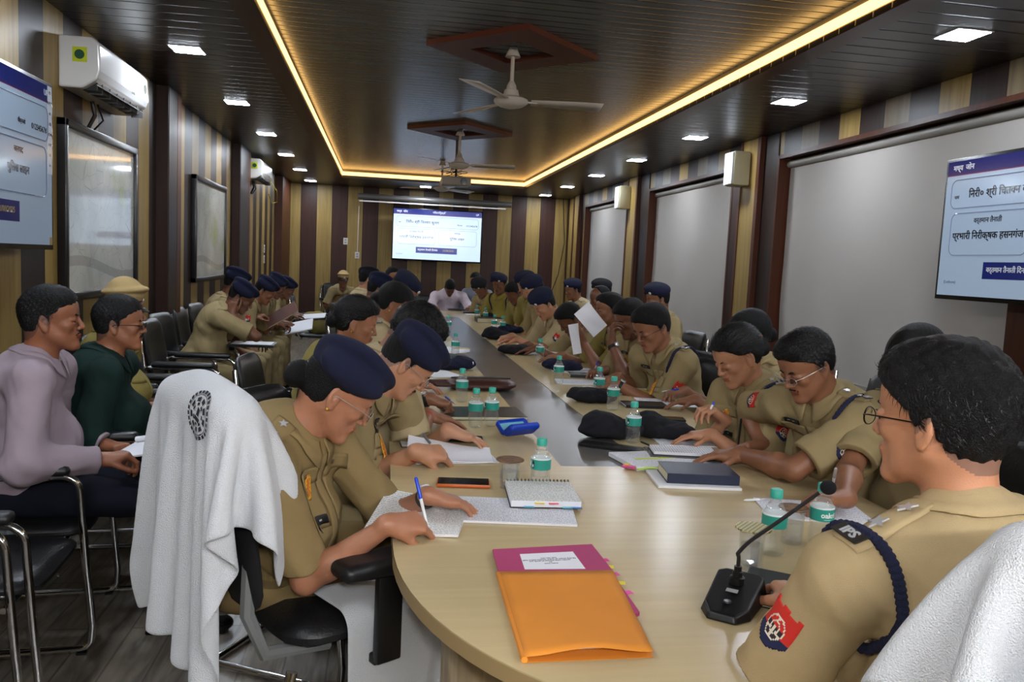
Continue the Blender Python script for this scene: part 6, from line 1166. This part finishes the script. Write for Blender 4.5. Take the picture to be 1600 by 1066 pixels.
# right side berets
for (u_, v_, r_, m_, sc_, up_, lb) in ((955, 676, 190, M_BLACKFELT, 1.05, .012, 'tall black beret with badge nearest on the right table side'), (1032, 676, 160, M_BLACKFELT, 1.05, .008, 'round black beret right of the near bottle'), (925, 622, 175, M_BLACKFELT, .95, .0, 'small black beret with silver badge before the heavy man'), (878, 574, 178, M_NAVY, 1., -.004, 'navy beret before the man with the watch'), (806, 549, 178, M_BLACKFELT, 1., -.008, 'thin flat dark beret on the right table side'), (778, 527, 170, M_BLACKFELT, 1.1, .01, 'dark beret beside the flat one farther along the right side'), (797, 517, 170, M_NAVY, 1., .0, 'navy beret under the beret man\'s writing hand'), (768, 497, 170, M_BLACKFELT, 1., .0, 'farthest black beret on the right table side')):
    q = at(u_, v_, Z=TH+.02); table_beret(lb, q[0], q[1], r_, m_, sc_, up_, badge=u_ in (925,))
q = at(955, 700, Z=TH); notebook('long black diary lying under the nearest beret', q[0]-.0, q[1]+.0, 60, .07, .24, .010, group=None)
# papers right side near
q = at(1030, 722, Z=TH); papers('bundle of white papers with yellow highlighting and pink tabs', q[0]+.0, q[1]+.0, 10, .30, .22, .014, m=M_PAPER); st = bpy.data.objects[[o.name for o in bpy.data.objects if o.get('label', '').startswith('bundle of white')][0]]
MB().box(-.10, .10, -.012, .006, .0143, .0147).build('highlighter_stroke', mat('highlighter', srgb(214, 226, 80), .7), st)
for k_, (x_, y_, c_, a) in enumerate(((-.165, -.07, (235, 80, 140), .3), (-.155, -.10, (235, 120, 160), -.4), (-.13, -.115, (190, 225, 70), .2), (-.15, -.05, (235, 205, 60), .6), (-.10, -.120, (200, 230, 90), -.2), (-.17, -.09, (240, 90, 150), -.7))): MB().box(-.022, .022, -.011, .011, 0, .0006, Matrix.Translation((x_, y_, .006+.0015*k_)) @ Matrix.Rotation(a, 4, 'Z')).build('sticky_tab', mat('st_%d_%d' % c_[:2], srgb(*c_), .6), st)
q = at(1068, 715, Z=TH); notebook('open planner with printed calendar on a black cover', q[0]+.0, q[1]+.01, 80, .12, .24, .014, open_=False, page=M_PAPER, z=TH+.016, spiral=False); 
nb_ = bpy.data.objects[[o.name for o in bpy.data.objects if o.get('label', '').startswith('open planner')][0]]
for ch in list(nb_.children):
    if ch.name.startswith('front_cover'): bpy.data.objects.remove(ch)
MB().box(-.09, .075, -.14, .135, -.004, 0).build('leather_flap', M_BLACKP, nb_)
q = at(1094, 755, Z=TH); t = notebook('thick navy blue hardcover diary on a grey file', q[0]+.0, q[1]+.03, 82, .165, .235, .032, cover=mat('navy_cover', srgb(34, 42, 66), .4), z=TH+.010); MB().box(-.08, -.0755, -.02, -.008, .004, .030).build('ribbon', M_BLACKP, t)
papers('grey and white file under the navy diary', q[0]-.02, q[1]+.02, -7, .27, .20, .008, m=M_PLAIN)
q1 = at(1162, 782, Z=TH+.005); pen('silver ball pen lying right of the navy diary', q1, q1+A(.09, .01, .0), M_SILVER); pen('black pen lying by the near berets', at(1000, 690, Z=TH+.02), at(1045, 708, Z=TH+.02)); pen('thick black marker upright in the woman\'s or man\'s right hand', at(1153, 700, Z=.79), at(1158, 655, Z=.92)); pen('silver pen held by the hidden officer', at(1300, 765, Z=.80), at(1306, 732, Z=.90), M_SILVER)
pen('blue pen in the fingers of the hidden dark haired person', at(1030, 613, Z=.80), at(1060, 608, Z=.84), mat('pen_blue', srgb(30, 70, 200), .3)); pen('blue pen of the heavy man', at(938, 595, Z=.79), at(940, 580, Z=.87), mat('pen_blue', srgb(30, 70, 200), .3)); pen('blue pen held by the tied back hair woman', at(1110, 640, Y=3.0), at(1116, 628, Y=3.0), mat('pen_blue', srgb(30, 70, 200), .3)); pen('blue pen before the man with the watch', at(928, 580, Z=.80), at(935, 564, Z=.88), mat('pen_blue', srgb(30, 70, 200), .3))
for (u_, v_, r_, w_, h_, lb) in ((1128, 715, 5, .26, .2, 'white sheet under the spectacled man\'s left hand'), (1078, 690, -5, .3, .2, 'white sheet before the tied back hair woman'), (1270, 800, -12, .30, .2, 'lined white sheets beside the near right glasses'), (1040, 630, -8, .3, .22, 'long white sheet under the hidden person\'s pen'), (985, 612, 4, .26, .2, 'yellow edged papers before the heavy man'), (905, 598, -6, .28, .2, 'white papers before the small black beret'), (893, 579, 4, .3, .2, 'white papers near the navy beret'), (860, 552, 0, .3, .2, 'white open pages before the bowed man'), (832, 540, 5, .24, .2, 'second white page pile before the bowed man'), (818, 553, 0, .2, .1, 'long white notepad beside the thin beret'), (790, 510, 0, .3, .2, 'far white papers on the right side'), (745, 492, 0, .3, .2, 'farthest white papers near the corner')):
    q = at(u_, v_, Z=TH); papers(lb, q[0], q[1], r_, w_, h_, .004, m=M_PAPER if u_ > 880 else M_PLAIN)
q = at(1020, 633, Z=TH); notebook('ring notebook with dark cover before the heavy man', q[0]-.06, q[1]-.04, 86, .14, .22, .014, spiral=False, page=M_PLAIN); q = at(1010, 618, Z=TH); papers('yellow file behind the ring notebook', q[0]+.0, q[1]+.10, 0, .22, .1, .008, m=mat('yellow_paper', srgb(200, 180, 60), .8), group=None)
q = at(905, 592, Z=TH); notebook('black notebook beyond the white papers on the right', q[0]+.08, q[1]+.10, 84, .14, .24, .018); q = at(1088, 664, Z=TH); phone('dark phone before the tied back hair woman', q[0]-.1, q[1]+.1, 80); q = at(755, 506, Z=TH); notebook('far black notebook stack by the far bottles', q[0]+.1, q[1]+.3, 0, .3, .3, .05)
for (u_, v_, w_, lb) in ((720, 486, .36, 'black tray in front of the pink shirt man'), (735, 490, .2, 'far grey notebook on the far table end')): q = at(u_, v_, Z=TH); notebook(lb, q[0], q[1]+.1, 90, .22, w_, .02, cover=mat('black_cover', srgb(16, 15, 17), .35))
q = at(640, 560, Z=TH)
# raised sheet, lap papers
h_ = at(925, 500, Y=5.2); papers('white sheet of paper held up by the moustached man', h_[0]-.01, h_[1], 20, .13, .20, .001, z=h_[2], m=M_PLAIN, tilt=(math.radians(68), math.radians(-38)), curl=.02, lift=(.6, .4), group=None)
h_ = at(898, 530, Y=5.22); papers('curled white sheet hanging below the raised sheet', h_[0], h_[1], 10, .06, .20, .001, z=h_[2], m=M_PLAIN, tilt=(math.radians(80), math.radians(-10)), curl=.03, lift=(.6, .4), group=None)
h_ = at(218, 694, Y=3.22); o = papers('small white notepad held by the lavender shirt man', h_[0], h_[1], -20, .16, .20, .006, z=h_[2]-.02, m=M_PLAIN, tilt=(math.radians(8), math.radians(-12)), group=None); MB().tube([(-.07, .09, .016), (.07, .09, .016)], .012, 10).build('rolled_page', M_PLAIN, o, smooth=True)
h_ = at(262, 684, Y=3.72); notebook('dark notebook on the green shirt man\'s lap', h_[0]+.02, h_[1], -70, .17, .24, .012, page=M_PLAIN, z=h_[2]-.01, group=None)
h_ = at(385, 538, Y=6.55); notebook('black folder with white sheet on the resting man\'s knees', h_[0]+.05, h_[1], 90, .25, .34, .02, z=h_[2]-.01, group=None); papers('white sheet on the resting man\'s black folder', h_[0]+.05, h_[1], 90, .22, .30, .001, z=h_[2]+.012, m=M_PLAIN, group='papers on laps')
h_ = at(432, 492, Y=7.95); t = notebook('reddish brown folder held up by the reading man', h_[0]+.05, h_[1], 0, .32, .24, .012, cover=mat('brown_cover', srgb(92, 50, 40), .5), z=h_[2], group=None); t.rotation_euler = (math.radians(25), math.radians(-32), 0)
h_ = at(465, 508, Y=8.75); papers('white papers on a board on the lap writer\'s knees', h_[0]+.02, h_[1], 0, .28, .34, .012, z=h_[2]-.02, m=M_PLAIN, tilt=(math.radians(14), math.radians(-14)), group='papers on laps'); h_ = at(488, 492, Y=9.75); papers('white papers of the farthest left wall beret', h_[0], h_[1], 0, .30, .3, .008, z=h_[2]-.02, m=M_PLAIN, tilt=(.1, -.1), group='papers on laps')
h_ = at(492, 512, Y=10.6); s = SDF(); s.ell((0, 0, 0), (.15, .13, .07), k=0); s.ell((.03, -.05, -.12), (.13, .13, .12), k=.05); s.post(lambda p, d: d+.008*fold(p, 22, 2)); V, Q = s.mesh(.012); o = link('cloth_bundle', mesh_np('cloth_bundle', V, Q), cloth('cloth_green_khaki', (128, 116, 66))); o.location = (h_[0]+.0, h_[1], max(h_[2], .66)); tag(o, 'olive cloth bundle resting beyond the lap papers', 'cloth bundle')
vchair(h_[0], h_[1], 0, 'black chair carrying the olive cloth bundle', GE)
# --- gooseneck microphone
q = at(1150, 955, Z=TH); t = thing('gooseneck_microphone', 'black gooseneck conference microphone on its wedge base before the foreground man', 'microphone', (q[0]-.0, q[1]+.02, TH+.0008), math.radians(-38))
m = MB(); bs = [(-.060, -.085), (.060, -.085), (.060, .045), (.045, .080), (0, .092), (-.045, .080), (-.060, .045)]; top_ = lambda x_, y_: .052-.038*max(0, (y_+.03))/.12-.004*abs(x_)/.06
bs = [(-.058, .075), (-.040, .088), (.040, .088), (.058, .075), (.052, -.055), (.030, -.092), (-.030, -.092), (-.052, -.055)]; top_ = lambda x_, y_: .016+.036*(y_+.092)/.18
v = [(x_, y_, 0) for x_, y_ in bs]+[(x_*.86, y_*.92, top_(x_, y_)) for x_, y_ in bs]; n_ = len(bs); m.add(v, [tuple(range(n_)), tuple(range(n_, 2*n_))]+[(i, (i+1) % n_, n_+(i+1) % n_, n_+i) for i in range(n_)]); o = m.build('base', mat('mic_black', srgb(20, 20, 22), .38), t); md = o.modifiers.new('b', 'BEVEL'); md.width = .005; md.segments = 3
MB().lathe([(.016, .040), (.016, .054), (.011, .056), (.011, .066), (.008, .068), (.008, .078)], 18, Matrix.Translation((0, .03, 0))).build('neck_socket', M_BLACKP, t, smooth=True)
MB().box(-.012, .012, -.008, .004, .0385, .0395, Matrix.Translation((0, .0, -.0)) @ Matrix.Rotation(.2, 4, 'X')).build('badge', M_SILVER, t); MB().lathe([(.0, .029), (.008, .029), (.009, .026)], 14, Matrix.Translation((0, -.045, 0))).build('talk_button', mat('button_grey', srgb(60, 62, 66), .3), t, smooth=True)
R = frame(math.degrees(-38*math.pi/180)); base = A(q[0], q[1]+.03, TH); loc = lambda p_: tuple(Matrix.Rotation(math.radians(38), 3, 'Z') @ Vector(A(p_)-base-A(0, 0, .0008)))
sk = loc(base+A(0, 0, .075)); bq = A(math.sin(math.radians(38))*.03, math.cos(math.radians(38))*.03, 0); b0 = base+A(.0185, .0236, .075); yy = b0[1]
pts = [b0, b0+A(0, 0, .03)]+[at(1147, 865, Y=yy), at(1165, 845, Y=yy), at(1200, 822, Y=yy-.01), at(1245, 790, Y=yy-.02), at(1276, 768, Y=yy-.03)]; P = [loc(p_) for p_ in pts]
for _ in range(2): P = [P[0]]+[tuple((A(P[i])*(.75 if e else .25)+A(P[i+1])*(.25 if e else .75))) for i in range(len(P)-1) for e in (1, 0)]+[P[-1]]
MB().tube(P, .0042, 10).build('gooseneck', mat('neck_black', srgb(32, 26, 26), .5, bump=(900, .4)), t, smooth=True)
hc = A(loc(at(1290, 760, Y=yy-.035))); s = SDF(); s.ell(hc, (.0165, .0165, .0150), k=0); V, Q = s.mesh(.0025); link('foam_head', mesh_np('foam_head', V, Q), mat('foam', srgb(28, 28, 34), .95, bump=(700, .8)), t)
# wallet, phone under the foreground man
q = at(1215, 935, Z=TH); notebook('black leather folder beside the microphone base', q[0]+.05, q[1]+.0, -35, .24, .20, .012, group=None); phone('dark phone in gold edged case on the leather folder', q[0]+.07, q[1]+.0, -30, mat('gold_case', srgb(120, 110, 80), .4)); bpy.data.objects[[o.name for o in bpy.data.objects if o.get('label', '').startswith('dark phone in gold')][0]].location.z = TH+.014
# hair strands of the foreground man: thin tufts that follow the head
def strands(key, n_, ln, wd, up=.5, part=0., back=False, col=None, kind='thick', t=.019, wide=1.04):
    """thin hair tufts that follow the head's hair mass"""
    p = PP[key]; O, HF = p['O'], p['HF']; rg = np.random.default_rng(4); hs = build_hair(kind, O, HF, wide, t, .0, 0); d = rg.normal(size=(n_*3, 3)); d /= np.linalg.norm(d, axis=1)[:, None]; d = d[(d[:, 2] > -.6)][:n_]; pts = O+(A(-.01, 0, .05)+d*A(.12, .10, .11))@HF
    pts = onto(hs, pts, .0, 6); lc = (pts-O)@HF.T; ok = lc[:, 2] > hair_fn(kind, O, HF, 1)(lc[:, 0]+.25*np.maximum(np.abs(lc[:, 1])-.045, 0))+.006; pts = pts[ok]; lc = lc[ok]; g = grad(hs, pts)
    fl = np.tile(A(-.5, 0, -1.), (len(pts), 1)); tp = np.clip((lc[:, 2]-.07)/.05, 0, 1)[:, None]; fl = fl*(1-tp)+tp*A(.9, part, .2); fr_ = np.clip((lc[:, 0]-.05)/.03, 0, 1)[:, None]; fl = fl*(1-fr_)+fr_*A(-.3, part*1.3+.2, up)
    if back: fl = np.tile(A(-1., 0, -.35), (len(pts), 1))-lc*A(0, 6., 0)
    flow = fl@HF+rg.normal(scale=.30, size=g.shape); flow -= g*(flow*g).sum(1)[:, None]; flow /= np.linalg.norm(flow, axis=1)[:, None]; sd_ = np.cross(g, flow); cur = rg.normal(scale=.5, size=len(pts)); L = ln*rg.uniform(.6, 1.3, len(pts)); ns = 5; wv = rg.random(len(pts)); V, Q = [], []
    for k_ in range(ns+1):
        t_ = k_/ns; c = pts+flow*(L*t_)[:, None]+g*(-.001+ln*.22*math.sin(t_*math.pi*.8)*(.3+wv))[:, None]+sd_*(cur*L*t_*t_*.6)[:, None]; hw = wd*(1-t_)**.6+.00012; V.append(np.stack([c-sd_*hw, c+g*hw*.7, c+sd_*hw], 1))
    V = np.stack(V, 1); V = O+(V-O)*.93; n0 = len(pts); idx = np.arange(n0)*(ns+1)*3
    for k_ in range(ns):
        for e in (0, 1): a = idx+k_*3+e; Q.append(np.stack([a, a+1, a+4, a+3], 1))
    o = link('hair_tufts', mesh_np('hair_tufts', V.reshape(-1, 3), np.concatenate(Q)), mat('hair_strand', srgb(13, 12, 14), .38, spec=.45) if col is None else col, p['root'], world=True); o['kind'] = 'stuff'; return o
strands('man', 5200, .026, .0010, part=.5)
strands('R1', 3000, .018, .0009, t=.012, wide=1.); strands('P1', 3000, .012, .0008, t=.010, kind='short', wide=1.03); strands('P2', 3000, .014, .0008, t=.010, kind='short', wide=1.08); strands('R3', 1500, .018, .0014, t=.012); strands('R2', 2600, .035, .0009, t=.014, kind='bun', back=True, wide=1.); strands('B1', 2200, .035, .0012, t=.018, kind='bun', back=True, wide=1.); strands('L3', 2600, .024, .0016, t=.022, wide=1.)
